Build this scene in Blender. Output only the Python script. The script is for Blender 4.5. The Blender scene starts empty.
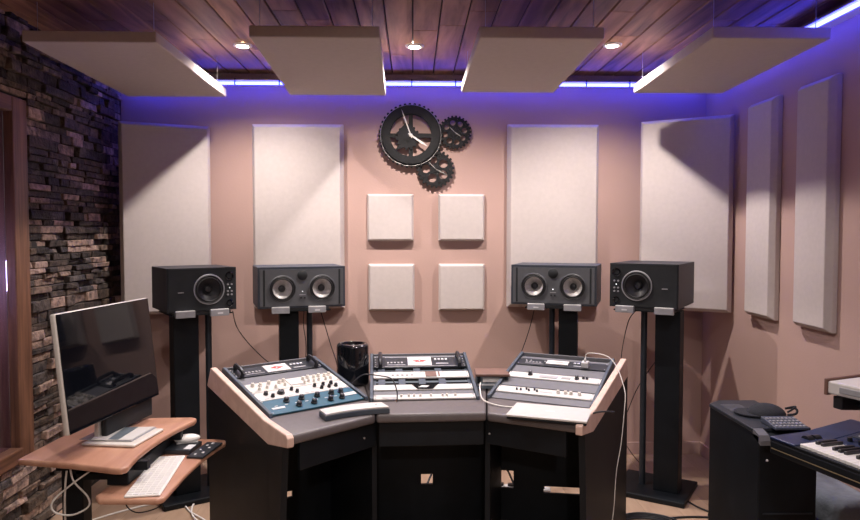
import bpy, bmesh, math, random
from mathutils import Vector, Matrix, Euler
random.seed(7)
PI = math.pi
R = math.radians
SC = bpy.context.scene
COL = SC.collection

# ------------------------------------------------------------------ materials
def new_mat(name):
    m = bpy.data.materials.new(name); m.use_nodes = True
    nt = m.node_tree; b = nt.nodes['Principled BSDF']
    return m, nt, b

def mat(name, col, rough=0.5, metal=0.0, var=0.08, scale=30.0, bump=0.0, bscale=200.0, spec=0.5, coat=0.0):
    m, nt, b = new_mat(name)
    tc = nt.nodes.new('ShaderNodeTexCoord')
    n = nt.nodes.new('ShaderNodeTexNoise'); n.inputs['Scale'].default_value = scale; n.inputs['Detail'].default_value = 4
    nt.links.new(tc.outputs['Object'], n.inputs['Vector'])
    r = nt.nodes.new('ShaderNodeValToRGB')
    c0 = [max(0, c * (1 - var)) for c in col]; c1 = [min(1, c * (1 + var)) for c in col]
    r.color_ramp.elements[0].position = .3; r.color_ramp.elements[1].position = .7
    r.color_ramp.elements[0].color = (*c0, 1); r.color_ramp.elements[1].color = (*c1, 1)
    nt.links.new(n.outputs['Fac'], r.inputs['Fac'])
    nt.links.new(r.outputs['Color'], b.inputs['Base Color'])
    b.inputs['Roughness'].default_value = rough
    b.inputs['Metallic'].default_value = metal
    b.inputs['Specular IOR Level'].default_value = spec
    b.inputs['Coat Weight'].default_value = coat
    if bump:
        n2 = nt.nodes.new('ShaderNodeTexNoise'); n2.inputs['Scale'].default_value = bscale; n2.inputs['Detail'].default_value = 3
        nt.links.new(tc.outputs['Object'], n2.inputs['Vector'])
        bp = nt.nodes.new('ShaderNodeBump'); bp.inputs['Strength'].default_value = bump; bp.inputs['Distance'].default_value = .01
        nt.links.new(n2.outputs['Fac'], bp.inputs['Height']); nt.links.new(bp.outputs['Normal'], b.inputs['Normal'])
    return m

def emit(name, col, strength):
    m, nt, b = new_mat(name)
    b.inputs['Base Color'].default_value = (*col, 1)
    b.inputs['Emission Color'].default_value = (*col, 1)
    b.inputs['Emission Strength'].default_value = strength
    return m

def wood(name, ca, cb, axis='Y', scale=3.0, stretch=14.0, rough=0.45, island=0.0, cc=None, bump=.15):
    """grain runs along axis"""
    m, nt, b = new_mat(name)
    N, L = nt.nodes.new, nt.links.new
    tc = N('ShaderNodeTexCoord'); mp = N('ShaderNodeMapping')
    s = {'X': (1, stretch, stretch), 'Y': (stretch, 1, stretch), 'Z': (stretch, stretch, 1)}[axis]
    mp.inputs['Scale'].default_value = s
    L(tc.outputs['Object'], mp.inputs['Vector'])
    src = mp.outputs['Vector']
    geo = N('ShaderNodeNewGeometry')
    if island:
        mul = N('ShaderNodeMath'); mul.operation = 'MULTIPLY'; mul.inputs[1].default_value = 37.0
        L(geo.outputs['Random Per Island'], mul.inputs[0])
        ad = N('ShaderNodeVectorMath'); ad.operation = 'ADD'
        L(mp.outputs['Vector'], ad.inputs[0]); L(mul.outputs[0], ad.inputs[1]); src = ad.outputs[0]
    n = N('ShaderNodeTexNoise'); n.inputs['Scale'].default_value = scale; n.inputs['Detail'].default_value = 6; n.inputs['Distortion'].default_value = .6
    L(src, n.inputs['Vector'])
    r = N('ShaderNodeValToRGB')
    r.color_ramp.elements[0].position = .3; r.color_ramp.elements[1].position = .72
    r.color_ramp.elements[0].color = (*ca, 1); r.color_ramp.elements[1].color = (*cb, 1)
    if cc:
        e = r.color_ramp.elements.new(.5); e.color = (*cc, 1)
    L(n.outputs['Fac'], r.inputs['Fac'])
    out = r.outputs['Color']
    if island:
        hs = N('ShaderNodeHueSaturation')
        mr = N('ShaderNodeMapRange'); mr.inputs['To Min'].default_value = 1 - island; mr.inputs['To Max'].default_value = 1 + island
        L(geo.outputs['Random Per Island'], mr.inputs['Value']); L(mr.outputs['Result'], hs.inputs['Value'])
        L(out, hs.inputs['Color']); out = hs.outputs['Color']
    L(out, b.inputs['Base Color'])
    b.inputs['Roughness'].default_value = rough
    bp = N('ShaderNodeBump'); bp.inputs['Strength'].default_value = bump; bp.inputs['Distance'].default_value = .004
    L(n.outputs['Fac'], bp.inputs['Height']); L(bp.outputs['Normal'], b.inputs['Normal'])
    return m

def stone_mat():
    m, nt, b = new_mat('ledger stone')
    N, L = nt.nodes.new, nt.links.new
    geo = N('ShaderNodeNewGeometry'); tc = N('ShaderNodeTexCoord')
    r = N('ShaderNodeValToRGB'); r.color_ramp.interpolation = 'LINEAR'
    cols = [(0, (.055, .045, .042)), (.25, (.12, .095, .08)), (.45, (.17, .12, .085)), (.6, (.15, .14, .14)), (.8, (.42, .30, .23)), (1, (.75, .56, .47))]
    e = r.color_ramp.elements; e[0].position = 0; e[0].color = (*cols[0][1], 1); e[1].position = 1; e[1].color = (*cols[-1][1], 1)
    for p, c in cols[1:-1]:
        x = e.new(p); x.color = (*c, 1)
    L(geo.outputs['Random Per Island'], r.inputs['Fac'])
    n = N('ShaderNodeTexNoise'); n.inputs['Scale'].default_value = 22; n.inputs['Detail'].default_value = 8
    L(tc.outputs['Object'], n.inputs['Vector'])
    r2 = N('ShaderNodeValToRGB'); r2.color_ramp.elements[0].position = .32; r2.color_ramp.elements[0].color = (.15, .15, .17, 1)
    r2.color_ramp.elements[1].position = .68; r2.color_ramp.elements[1].color = (.85, .80, .76, 1)
    L(n.outputs['Fac'], r2.inputs['Fac'])
    mx = N('ShaderNodeMix'); mx.data_type = 'RGBA'; mx.blend_type = 'MULTIPLY'; mx.inputs['Factor'].default_value = 1.0
    L(r.outputs['Color'], mx.inputs['A']); L(r2.outputs['Color'], mx.inputs['B']); L(mx.outputs['Result'], b.inputs['Base Color'])
    b.inputs['Roughness'].default_value = .85
    n2 = N('ShaderNodeTexNoise'); n2.inputs['Scale'].default_value = 60; n2.inputs['Detail'].default_value = 6
    L(tc.outputs['Object'], n2.inputs['Vector'])
    bp = N('ShaderNodeBump'); bp.inputs['Strength'].default_value = .8; bp.inputs['Distance'].default_value = .012
    L(n2.outputs['Fac'], bp.inputs['Height']); L(bp.outputs['Normal'], b.inputs['Normal'])
    return m

M = {}
M['wall'] = mat('pink beige painted plaster', (.45, .30, .262), .85, var=.03, scale=2.5, bump=.08, bscale=90)
M['panel'] = mat('cream acoustic fabric', (.53, .47, .45), .95, var=.03, scale=40, bump=.25, bscale=600)
M['panel_side'] = mat('cream fabric edge', (.60, .54, .52), .95, var=.03, scale=40, bump=.2, bscale=600)
M['stone'] = stone_mat()
M['mortar'] = mat('dark mortar', (.03, .026, .024), .95, var=.2)
M['ceil'] = wood('ceiling pine planks', (.14, .07, .038), (.52, .29, .165), 'Y', 1.6, 9, .62, .28, (.33, .18, .10), .25)
M['ceilback'] = mat('dark gap above planks', (.02, .014, .011), .9)
M['floor'] = wood('tan laminate floor', (.36, .24, .165), (.47, .33, .235), 'Y', 2.0, 6, .45, .08)
M['trim'] = wood('brown stained wood trim', (.10, .045, .025), (.26, .125, .07), 'Z', 3, 16, .5)
M['trimH'] = wood('brown stained wood sill', (.10, .045, .025), (.26, .125, .07), 'Y', 3, 16, .5)
M['deskwood'] = wood('reddish cherry desktop', (.40, .19, .125), (.62, .35, .235), 'Y', 1.6, 7, .35)
M['deskedge'] = mat('light cherry edge', (.66, .38, .25), .4, var=.06, scale=12)
M['ashwood'] = wood('pale pinkish maple', (.62, .43, .36), (.76, .56, .48), 'Y', 2.0, 8, .45)
M['black'] = mat('black laminate', (.006, .008, .011), .5, var=.25, scale=8, spec=.25)
M['blackmatte'] = mat('matte black', (.010, .012, .015), .8, var=.2, scale=20)
M['blackgloss'] = mat('gloss black', (.006, .007, .010), .08, var=.2, scale=8, coat=.6)
M['darkmetal'] = mat('dark powder coated metal', (.028, .034, .045), .4, .3, var=.15)
M['baffle'] = mat('grey speaker baffle', (.085, .088, .098), .5, var=.05, scale=40)
M['navy'] = mat('dark blue grey cabinet vinyl', (.035, .042, .060), .5, var=.12, scale=60, bump=.1, bscale=300)
M['cab'] = mat('black ash speaker cabinet', (.012, .014, .020), .5, var=.15, scale=60)
M['cone'] = mat('woven light grey cone', (.50, .48, .47), .45, .2, var=.15, scale=80)
M['coneblack'] = mat('dark cone', (.02, .02, .024), .45, var=.1)
M['rubber'] = mat('black rubber', (.012, .012, .014), .55, var=.1)
M['silver'] = mat('brushed silver metal', (.50, .50, .52), .35, .8, var=.06, scale=60)
M['padgrey'] = mat('grey isolation pad', (.28, .28, .30), .6, var=.08)
M['padlight'] = mat('light grey pad top', (.55, .54, .54), .6, var=.05)
M['desktop'] = mat('grey brown desk vinyl', (.12, .103, .105), .42, var=.08, scale=40, bump=.1, bscale=400)
M['blank'] = mat('grey blank panel', (.135, .135, .15), .5, .1, var=.06, scale=30)
M['cheek'] = mat('blue grey metal rack rail', (.065, .080, .105), .5, .3, var=.1)
M['vent'] = mat('bluish glossy vent panel', (.14, .17, .20), .3, .2, var=.15)
M['white'] = mat('white painted metal', (.60, .575, .56), .45, var=.03)
M['cream'] = mat('cream metal faceplate', (.60, .56, .52), .45, var=.04)
M['teal'] = mat('teal blue faceplate', (.018, .095, .15), .45, var=.12, scale=25)
M['bface'] = mat('black device faceplate', (.022, .026, .034), .35, .2, var=.15)
M['label'] = mat('white paper label', (.64, .61, .60), .6, var=.03)
M['red'] = mat('red print', (.55, .06, .06), .6, var=.1)
M['greyprint'] = mat('grey print', (.35, .34, .36), .6, var=.1)
M['lightprint'] = mat('pale print', (.62, .62, .65), .5, var=.1)
M['knobblack'] = mat('black knob', (.014, .014, .018), .35, var=.1)
M['knobwhite'] = mat('ivory knob', (.66, .62, .57), .4, var=.04)
M['screen'] = mat('glass screen', (.004, .005, .008), .04, var=.1, spec=.4)
M['alu'] = mat('brushed aluminium', (.72, .67, .62), .45, .15, var=.04, scale=80)
M['keywhite'] = mat('white plastic', (.82, .79, .76), .35, var=.02)
M['keygrey'] = mat('pale grey keys', (.70, .68, .66), .4, var=.03)
M['cablewhite'] = mat('white cable', (.75, .72, .68), .5, var=.04)
M['cableblack'] = mat('black cable', (.012, .012, .016), .5, var=.1)
M['clock'] = mat('dark bronze clock metal', (.011, .011, .012), .6, .2, var=.25, scale=30, spec=.3)
M['clockring'] = mat('pale clock line', (.42, .40, .38), .5, .2, var=.1)
M['hand'] = mat('cream clock hand', (.75, .72, .68), .4, var=.05)
M['brown'] = mat('brown box top', (.16, .085, .065), .55, var=.1)
M['synth'] = mat('navy synth casing', (.018, .030, .085), .38, .2, var=.15, scale=20)
M['synthpanel'] = mat('dark slate control panel', (.045, .055, .085), .45, var=.2, scale=90)
M['gold'] = mat('gold pinstripe', (.35, .28, .17), .4, .5)
M['capcloth'] = mat('black cotton', (.013, .014, .020), .9, var=.2, bump=.2)
M['greycloth'] = mat('grey quilted cloth', (.16, .18, .21), .9, var=.5, scale=6, bump=.4, bscale=40)
M['curtain'] = mat('mauve curtain', (.20, .17, .24), .9, var=.25, scale=4)
M['backroom'] = mat('dark room wall', (.05, .045, .08), .9)
M['led'] = emit('violet led strip', (.045, .055, 1.0), 22)
M['ledpink'] = emit('pink led tube', (1.0, .25, .75), 4)
M['bulb'] = emit('warm downlight bulb', (1.0, .86, .74), 350)
M['trimwhite'] = mat('white lamp trim', (.75, .70, .66), .5, var=.02)
M['pilot'] = emit('white pilot light', (.9, .95, 1.0), 1.5)

def glass_mat():
    m, nt, b = new_mat('window glass')
    b.inputs['Base Color'].default_value = (.75, .72, .85, 1)
    b.inputs['Roughness'].default_value = .02
    b.inputs['Transmission Weight'].default_value = 1.0
    b.inputs['IOR'].default_value = 1.45
    n = nt.nodes.new('ShaderNodeTexNoise'); n.inputs['Scale'].default_value = 3
    mr = nt.nodes.new('ShaderNodeMapRange'); mr.inputs['To Min'].default_value = .01; mr.inputs['To Max'].default_value = .05
    nt.links.new(n.outputs['Fac'], mr.inputs['Value']); nt.links.new(mr.outputs['Result'], b.inputs['Roughness'])
    return m
M['glass'] = glass_mat()

def sleeve_mat():
    m, nt, b = new_mat('clear plastic sleeve')
    n = nt.nodes.new('ShaderNodeTexNoise'); n.inputs['Scale'].default_value = 9
    mr = nt.nodes.new('ShaderNodeMapRange'); mr.inputs['To Min'].default_value = .1; mr.inputs['To Max'].default_value = .3
    nt.links.new(n.outputs['Fac'], mr.inputs['Value']); nt.links.new(mr.outputs['Result'], b.inputs['Roughness'])
    b.inputs['Base Color'].default_value = (.55, .55, .6, 1)
    b.inputs['Alpha'].default_value = .55
    return m
M['sleeve'] = sleeve_mat()

# ------------------------------------------------------------------ mesh kit
def orient(d):
    d = Vector(d).normalized()
    return d.to_track_quat('Z', 'Y').to_matrix().to_4x4()

class MB:
    def __init__(self):
        self.bm = bmesh.new(); self.mi = 0; self.T = Matrix.Identity(4)
    def _fin(self, verts, faces=None):
        fs = set()
        for v in verts:
            v.co = self.T @ v.co
            for f in v.link_faces: fs.add(f)
        for f in (faces or fs): f.material_index = self.mi
    def box(self, x0, x1, y0, y1, z0, z1, bev=0.0, seg=2):
        r = bmesh.ops.create_cube(self.bm, size=1.0)
        vs = r['verts']
        for v in vs:
            v.co = Vector(((x0 + x1) / 2 + v.co.x * (x1 - x0), (y0 + y1) / 2 + v.co.y * (y1 - y0), (z0 + z1) / 2 + v.co.z * (z1 - z0)))
        if bev:
            es = list({e for v in vs for e in v.link_edges})
            g = bmesh.ops.bevel(self.bm, geom=es, offset=bev, segments=seg, affect='EDGES', profile=.5)
            vs = list({v for f in g['faces'] for v in f.verts} | {v for v in vs if v.is_valid})
        self._fin(vs); return self
    def cyl(self, p0, p1, r0, r1=None, n=20, cap=True):
        p0, p1 = Vector(p0), Vector(p1); r1 = r0 if r1 is None else r1
        rr = bmesh.ops.create_cone(self.bm, cap_ends=cap, segments=n, radius1=r0, radius2=r1, depth=(p1 - p0).length)
        mt = Matrix.Translation((p0 + p1) / 2) @ orient(p1 - p0)
        for v in rr['verts']: v.co = mt @ v.co
        self._fin(rr['verts']); return self
    def sphere(self, c, r, sc=(1, 1, 1), u=20, v=12):
        rr = bmesh.ops.create_uvsphere(self.bm, u_segments=u, v_segments=v, radius=r)
        for q in rr['verts']: q.co = Vector(c) + Vector((q.co.x * sc[0], q.co.y * sc[1], q.co.z * sc[2]))
        self._fin(rr['verts']); return self
    def lathe(self, prof, c=(0, 0, 0), axis=(0, 0, 1), n=32):
        """prof: list of (radius, height)"""
        mt = Matrix.Translation(c) @ orient(axis)
        rings = []; allv = []
        for r, h in prof:
            if r < 1e-6:
                v = self.bm.verts.new(mt @ Vector((0, 0, h))); rings.append([v]); allv.append(v)
            else:
                ring = [self.bm.verts.new(mt @ Vector((r * math.cos(2 * PI * i / n), r * math.sin(2 * PI * i / n), h))) for i in range(n)]
                rings.append(ring); allv += ring
        for a, b in zip(rings, rings[1:]):
            for i in range(n):
                j = (i + 1) % n
                if len(a) == 1 and len(b) == 1: continue
                if len(a) == 1: self.bm.faces.new((a[0], b[i], b[j]))
                elif len(b) == 1: self.bm.faces.new((a[i], a[j], b[0]))
                else: self.bm.faces.new((a[i], a[j], b[j], b[i]))
        self._fin(allv); return self
    def prism(self, poly, lo, hi, plane='XY', bev=0.0, seg=2):
        """poly 2D, extruded along the third axis"""
        def pt(p, h):
            if plane == 'XY': return Vector((p[0], p[1], h))
            if plane == 'XZ': return Vector((p[0], h, p[1]))
            return Vector((h, p[0], p[1]))
        a = [self.bm.verts.new(pt(p, lo)) for p in poly]; b = [self.bm.verts.new(pt(p, hi)) for p in poly]
        n = len(poly)
        fs = [self.bm.faces.new(a[::-1]), self.bm.faces.new(b)]
        for i in range(n):
            j = (i + 1) % n
            fs.append(self.bm.faces.new((a[i], a[j], b[j], b[i])))
        bmesh.ops.recalc_face_normals(self.bm, faces=fs)
        vs = a + b
        if bev:
            es = list({e for v in vs for e in v.link_edges})
            g = bmesh.ops.bevel(self.bm, geom=es, offset=bev, segments=seg, affect='EDGES', profile=.5)
            vs = list({v for f in g['faces'] for v in f.verts} | {v for v in vs if v.is_valid})
        self._fin(vs); return self
    def tube(self, pts, r=.003, n=8, smooth=6, closed=False):
        P = [Vector(p) for p in pts]
        if smooth:
            Q = []
            m = len(P)
            for i in range(m if closed else m - 1):
                if closed: p0, p1, p2, p3 = P[(i - 1) % m], P[i], P[(i + 1) % m], P[(i + 2) % m]
                else: p0, p1, p2, p3 = P[max(i - 1, 0)], P[i], P[i + 1], P[min(i + 2, m - 1)]
                for k in range(smooth):
                    t = k / smooth
                    Q.append(.5 * ((2 * p1) + (p2 - p0) * t + (2 * p0 - 5 * p1 + 4 * p2 - p3) * t * t + (3 * p1 - p0 - 3 * p2 + p3) * t ** 3))
            if not closed: Q.append(P[-1])
            P = Q
        rings = []; allv = []
        up = Vector((0.13, .21, 1)).normalized()
        m = len(P)
        for i, p in enumerate(P):
            d = (P[(i + 1) % m] - P[i - 1]) if closed else (P[min(i + 1, m - 1)] - P[max(i - 1, 0)])
            d = d.normalized()
            if abs(d.dot(up)) > .97: up = Vector((1, .2, .1)).normalized()
            x = d.cross(up).normalized(); y = x.cross(d).normalized(); up = y
            ring = [self.bm.verts.new(p + r * (math.cos(2 * PI * k / n) * x + math.sin(2 * PI * k / n) * y)) for k in range(n)]
            rings.append(ring); allv += ring
        seqs = list(zip(rings, rings[1:])) + ([(rings[-1], rings[0])] if closed else [])
        for a, b in seqs:
            for k in range(n):
                self.bm.faces.new((a[k], a[(k + 1) % n], b[(k + 1) % n], b[k]))
        if not closed:
            self.bm.faces.new(rings[0][::-1]); self.bm.faces.new(rings[-1])
        self._fin(allv); return self
    def build(self, name, mats, parent=None, smooth=False, kind=None, loc=None, rot=None, label=None):
        bmesh.ops.recalc_face_normals(self.bm, faces=self.bm.faces[:])
        me = bpy.data.meshes.new(name); self.bm.to_mesh(me); self.bm.free()
        for m_ in (mats if isinstance(mats, (list, tuple)) else [mats]): me.materials.append(m_)
        if smooth:
            for p in me.polygons: p.use_smooth = True
            try: me.set_sharp_from_angle(angle=R(38))
            except Exception: pass
        o = bpy.data.objects.new(name, me); COL.objects.link(o)
        if parent: o.parent = parent
        if loc is not None: o.location = loc
        if rot is not None: o.rotation_euler = rot
        if kind: o['kind'] = kind
        if label: o['label'] = label
        return o

def thing(name, label, cat, loc=(0, 0, 0), rot=(0, 0, 0), group=None):
    o = bpy.data.objects.new(name, None); COL.objects.link(o)
    o.location = loc; o.rotation_euler = rot if not isinstance(rot, (int, float)) else (0, 0, rot)
    o.empty_display_size = .1
    o['label'] = label; o['category'] = cat
    if group: o['group'] = group
    return o

def tag(o, label, cat, group=None):
    o['label'] = label; o['category'] = cat
    if group: o['group'] = group
    return o

def child_empty(*a): raise RuntimeError

# ------------------------------------------------------------------ room shell
XL, XR, YF, ZC, YB = -1.95, 2.00, 4.63, 2.60, -2.6
MB().box(XL - 1.6, XR + .1, YB, YF + .1, -.06, -.0005).build('floor_slab', M['mortar'], kind='structure')
# plank floor boards
m = MB()
x = XL; 
while x < XR:
    x2 = min(x + .19, XR); y = YB + random.uniform(-.9, 0)
    while y < YF:
        y2 = y + 1.25
        a, b = max(y, YB), min(y2, YF)
        if b > a: m.box(x + .0006, x2 - .0006, a + .0006, b - .0006, -.012, 0)
        y = y2
    x = x2
m.build('floor', M['floor'], kind='structure')
MB().box(XL, XR + .1, YF, YF + .12, -.02, ZC + .1).build('wall_front', M['wall'], kind='structure')
MB().box(XR, XR + .12, YB, YF + .12, -.02, ZC + .1).build('wall_right', M['wall'], kind='structure')
MB().box(XL, XR, YF - .014, YF, 0, .085, .003).build('baseboard_front', M['wall'], kind='structure')
MB().box(XR - .014, XR, YB, YF, 0, .085, .003).build('baseboard_right', M['wall'], kind='structure')
# ceiling boards
m = MB()
x = XL - .12 + .03; w = .136
while x < XR + .05:
    y = YB + random.uniform(-1.3, 0)
    while y < YF + .1:
        y2 = y + random.uniform(.9, 2.2)
        a, b = max(y, YB), min(y2, YF + .1)
        if b - a > .05: m.box(x + .0035, x + w - .0035, a + .001, b - .001, ZC, ZC + .018, .0035, 1)
        y = y2
    x += w
m.build('ceiling', M['ceil'], kind='structure')
MB().box(XL - .2, XR + .1, YB, YF + .12, ZC + .012, ZC + .06).build('ceiling_backing', M['ceilback'], kind='structure')

# stone wall on the left with the window opening
WY0, WY1, WZ0, WZ1 = 2.05, 3.50, .40, 2.20      # outside of the wood frame
m = MB()
m.box(XL - .16, XL - .02, WY1, YF + .1, -.02, ZC + .05)
m.box(XL - .16, XL - .02, YB, WY0, -.02, ZC + .05)
m.box(XL - .16, XL - .02, WY0, WY1, -.02, WZ0)
m.box(XL - .16, XL - .02, WY0, WY1, WZ1, ZC + .05)
m.build('wall_left', M['mortar'], kind='structure')
m = MB()
z = 0.0
while z < ZC:
    h = random.choice([.030, .036, .043, .050, .060])
    def run(y0, y1):
        y = y0
        while y < y1 - .01:
            l = random.uniform(.05, .24)
            ye = min(y + l, y1)
            if y1 - ye < .04: ye = y1
            p = random.uniform(.004, .038)
            # jittered block
            r = bmesh.ops.create_cube(m.bm, size=1.0)
            for v in r['verts']:
                yy = (y + .0015) if v.co.y < 0 else (ye - .0015)
                zz = (z + .0015) if v.co.z < 0 else (z + h - .002)
                if v.co.x < 0: xx = XL - .03
                else:
                    xx = XL - .02 + p + random.uniform(-.006, .006)
                    yy += random.uniform(-.003, .003); zz += random.uniform(-.003, .003)
                v.co = Vector((xx, yy, zz))
            g = bmesh.ops.bevel(m.bm, geom=[e for e in {e for v in r['verts'] for e in v.link_edges}], offset=.003, segments=1, affect='EDGES')
            y = ye
    if z + h <= WZ0 + .03 or z >= WZ1 - .01: run(1.6, YF)
    else:
        run(WY1 + .0, YF); run(1.6, WY0)
    z += h
m.build('wall_left_stone_facing', M['stone'], kind='structure')
# window
wr = bpy.data.objects.new('window_1', None); COL.objects.link(wr); wr['kind'] = 'structure'
def trimbox(nm, a, matl): MB().box(*a, .006).build(nm, matl, wr, kind='structure')
trimbox('window_jamb', (XL - .10, XL + .008, WY1 - .125, WY1, WZ0, WZ1), M['trim'])
trimbox('window_jamb', (XL - .10, XL + .008, WY0, WY0 + .125, WZ0, WZ1), M['trim'])
trimbox('window_head', (XL - .10, XL + .008, WY0 + .125, WY1 - .125, WZ1 - .075, WZ1), M['trimH'])
trimbox('window_sill', (XL - .10, XL + .02, WY0 + .125, WY1 - .125, WZ0, WZ0 + .075), M['trimH'])
MB().box(XL - .042, XL - .036, WY0 + .125, WY1 - .13, WZ0 + .075, WZ1 - .075).build('window_glass', M['glass'], wr, kind='structure')
# the room beyond the window
MB().box(XL - 1.55, XL - 1.5, 1.2, 5.6, 0, ZC).build('wall_beyond', M['backroom'], kind='structure')
MB().box(XL - 1.55, XL - .16, 5.5, 5.55, 0, ZC).build('wall_beyond_end', M['backroom'], kind='structure')
m = MB(); pts = []
N = 90
for i in range(N + 1):
    y = 3.2 + 1.9 * i / N
    pts.append((XL - .55 + .03 * math.sin(i * .95) + .015 * math.sin(i * .37), y))
m.prism(pts + [(p[0] - .006, p[1]) for p in reversed(pts)], .12, 1.95)
tag(m.build('curtain', M['curtain'], smooth=True), 'mauve curtain hanging behind the window glass at left', 'curtain')
for nm, z_, lab in (('led_tube', 2.30, 'upper pink light tube seen through the left window'), ('led_tube', 2.16, 'lower pink light tube seen through the left window')):
    tag(MB().cyl((XL - .45, 3.3, z_), (XL - .45, 5.0, z_), .010, n=10).build(nm, M['ledpink']), lab, 'light', 'pink light tubes beyond the window')

ld = bpy.data.lights.new('next_room_fill', 'POINT'); ld.energy = 9; ld.color = (.62, .5, 1.0); ld.shadow_soft_size = .1  # unseen fill light added to brighten the curtain and room behind the glass
lo = bpy.data.objects.new('next_room_fill', ld); COL.objects.link(lo); lo.location = (XL - .32, 3.0, 1.3)

# ------------------------------------------------------------------ led strips
def led(label, axis):
    t = thing('led_strip', label, 'light strip', (0, 0, 0))
    if axis == 'X':
        MB().box(XL + .03, XR - .03, YF - .096, YF - .084, 2.508, 2.524).build('light_strip', M['led'], t)
        MB().prism([(YF, 2.516), (YF-.084, 2.520), (YF-.084, 2.530), (YF-.100, 2.532), (YF-.100, 2.540), (YF, 2.545)], XL + .02, XR - .02, 'YZ').build('channel', M['trimwhite'], t)
        for k in range(13):
            xx = -1.75 + k * .29
            MB().box(xx, xx + .006, YF - .101, YF - .080, 2.506, 2.548).build('clip', M['blackmatte'], t)
    else:
        MB().box(XR - .096, XR - .084, 2.2, YF - .12, 2.508, 2.524).build('light_strip', M['led'], t)
        MB().prism([(XR, 2.516), (XR-.084, 2.520), (XR-.084, 2.530), (XR-.100, 2.532), (XR-.100, 2.540), (XR, 2.545)], 2.2, YF - .11, 'XZ').build('channel', M['trimwhite'], t)
    return t
led('glowing violet light strip running along the top of the front wall', 'X')
led('glowing violet light strip along the top of the right wall above the corner', 'Y')

# ------------------------------------------------------------------ downlights
lights = [(-.965, 3.93, 'left ceiling downlight between the first and second hanging panels'),
          (.010, 3.92, 'middle ceiling downlight above the gear clock'),
          (1.130, 3.87, 'right ceiling downlight between the third and fourth hanging panels'),
          ]
LP = 112; LP2 = 38
for i, (lx, ly, lab) in enumerate(lights):
    t = thing('ceiling_downlight', lab, 'ceiling light', (lx, ly, ZC), group='round ceiling downlights')
    MB().lathe([(.030, -.001), (.034, -.010), (.050, -.008), (.054, 0)], n=32).build('lamp_trim', M['trimwhite'], t, True)
    MB().lathe([(0, -.004), (.022, -.003), (.028, -.0015), (.029, 0)], n=24).build('bulb', M['bulb'], t, True)
    ld = bpy.data.lights.new('downlight_lamp', 'SPOT'); ld.energy = LP; ld.color = (1, .90, .845); ld.shadow_soft_size = .016; ld.spot_size = R(142); ld.spot_blend = .80
    lo = bpy.data.objects.new('downlight_lamp', ld); COL.objects.link(lo); lo.location = (lx, ly, ZC - .0095)
# the next rows of the same downlights, over and behind the viewer
for lx, ly in ((-.945, 1.95), (.012, 1.95), (1.10, 1.95), (-.945, 0), (1.10, 0)):
    ld = bpy.data.lights.new('downlight_lamp', 'SPOT'); ld.energy = LP2; ld.color = (1, .90, .845); ld.shadow_soft_size = .016; ld.spot_size = R(128); ld.spot_blend = .3
    lo = bpy.data.objects.new('downlight_lamp', ld); COL.objects.link(lo); lo.location = (lx, ly, ZC - .040)
# adjustable spot behind the viewer aimed at the desk
ld = bpy.data.lights.new('accent_spot', 'SPOT'); ld.energy = 110; ld.color = (1, .90, .85); ld.shadow_soft_size = .05; ld.spot_size = R(40); ld.spot_blend = .5
lo = bpy.data.objects.new('accent_spot', ld); COL.objects.link(lo); lo.location = (0.0, -1.5, 2.52)
lo.rotation_euler = (Vector((.0, 4.0, .55)) - lo.location).to_track_quat('-Z', 'Y').to_euler()

# ------------------------------------------------------------------ acoustic panels
def bev_panel(m, w, h, d, b):
    """panel centred on x, z from 0 to h, back at y=0, face at y=-d with chamfer b"""
    pts = [[(-w/2, 0, 0), (w/2, 0, 0), (w/2, 0, h), (-w/2, 0, h)],
           [(-w/2, -d*.45, 0), (w/2, -d*.45, 0), (w/2, -d*.45, h), (-w/2, -d*.45, h)],
           [(-w/2+b, -d, b), (w/2-b, -d, b), (w/2-b, -d, h-b), (-w/2+b, -d, h-b)]]
    rings = [[m.bm.verts.new(p) for p in r] for r in pts]
    for a, c in zip(rings, rings[1:]):
        for i in range(4): m.bm.faces.new((a[i], a[(i+1)%4], c[(i+1)%4], c[i]))
    m.bm.faces.new(rings[0][::-1]); m.bm.faces.new(rings[-1])
    return m
def wall_panel(name, label, loc, rz, w, h, d=.05, b=.022, group=None):
    o = bev_panel(MB(), w, h, d, b).build(name, M['panel'], loc=loc, rot=(0, 0, rz))
    md = o.modifiers.new('soft', 'BEVEL'); md.width = .004; md.segments = 2
    return tag(o, label, 'acoustic panel', group)
g1 = 'tall cream acoustic panels on the walls'
wall_panel('acoustic_panel', 'tall cream acoustic panel on front wall left of the gear clock', (-.77, YF, 1.025), 0, .61, 1.235, .06, group=g1)
wall_panel('acoustic_panel', 'tall cream acoustic panel on front wall right of the gear clock', (.948, YF, 1.03), 0, .62, 1.235, .06, group=g1)
wall_panel('acoustic_panel', 'narrow cream panel on right wall nearer the corner', (XR, 3.805, 1.055), -PI/2, .30, 1.225, .055, group=g1)
wall_panel('acoustic_panel', 'narrow cream panel on right wall farther from the corner above the keyboards', (XR, 3.295, 1.060), -PI/2, .30, 1.218, .055, group=g1)
def trap(label, a, b, z0, z1):
    a, b = Vector(a), Vector(b); c = (a + b) / 2; d = b - a
    rz = math.atan2(d.y, d.x)
    n = Vector((-math.sin(rz), math.cos(rz)))
    c = c + n * .05
    return wall_panel('corner_acoustic_panel', label, (c.x, c.y, z0), rz, d.length, z1 - z0, .055, .02, group=g1)
trap('tall cream panel angled across the left corner beside the stone wall', (-1.835, 4.31), (-1.33, 4.53), 1.01, 2.235)
trap('tall cream panel angled across the right corner behind the outer right speaker', (1.49, 4.46), (1.965, 4.15), 1.035, 2.265)
g2 = 'small square acoustic panels on the front wall'
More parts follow.
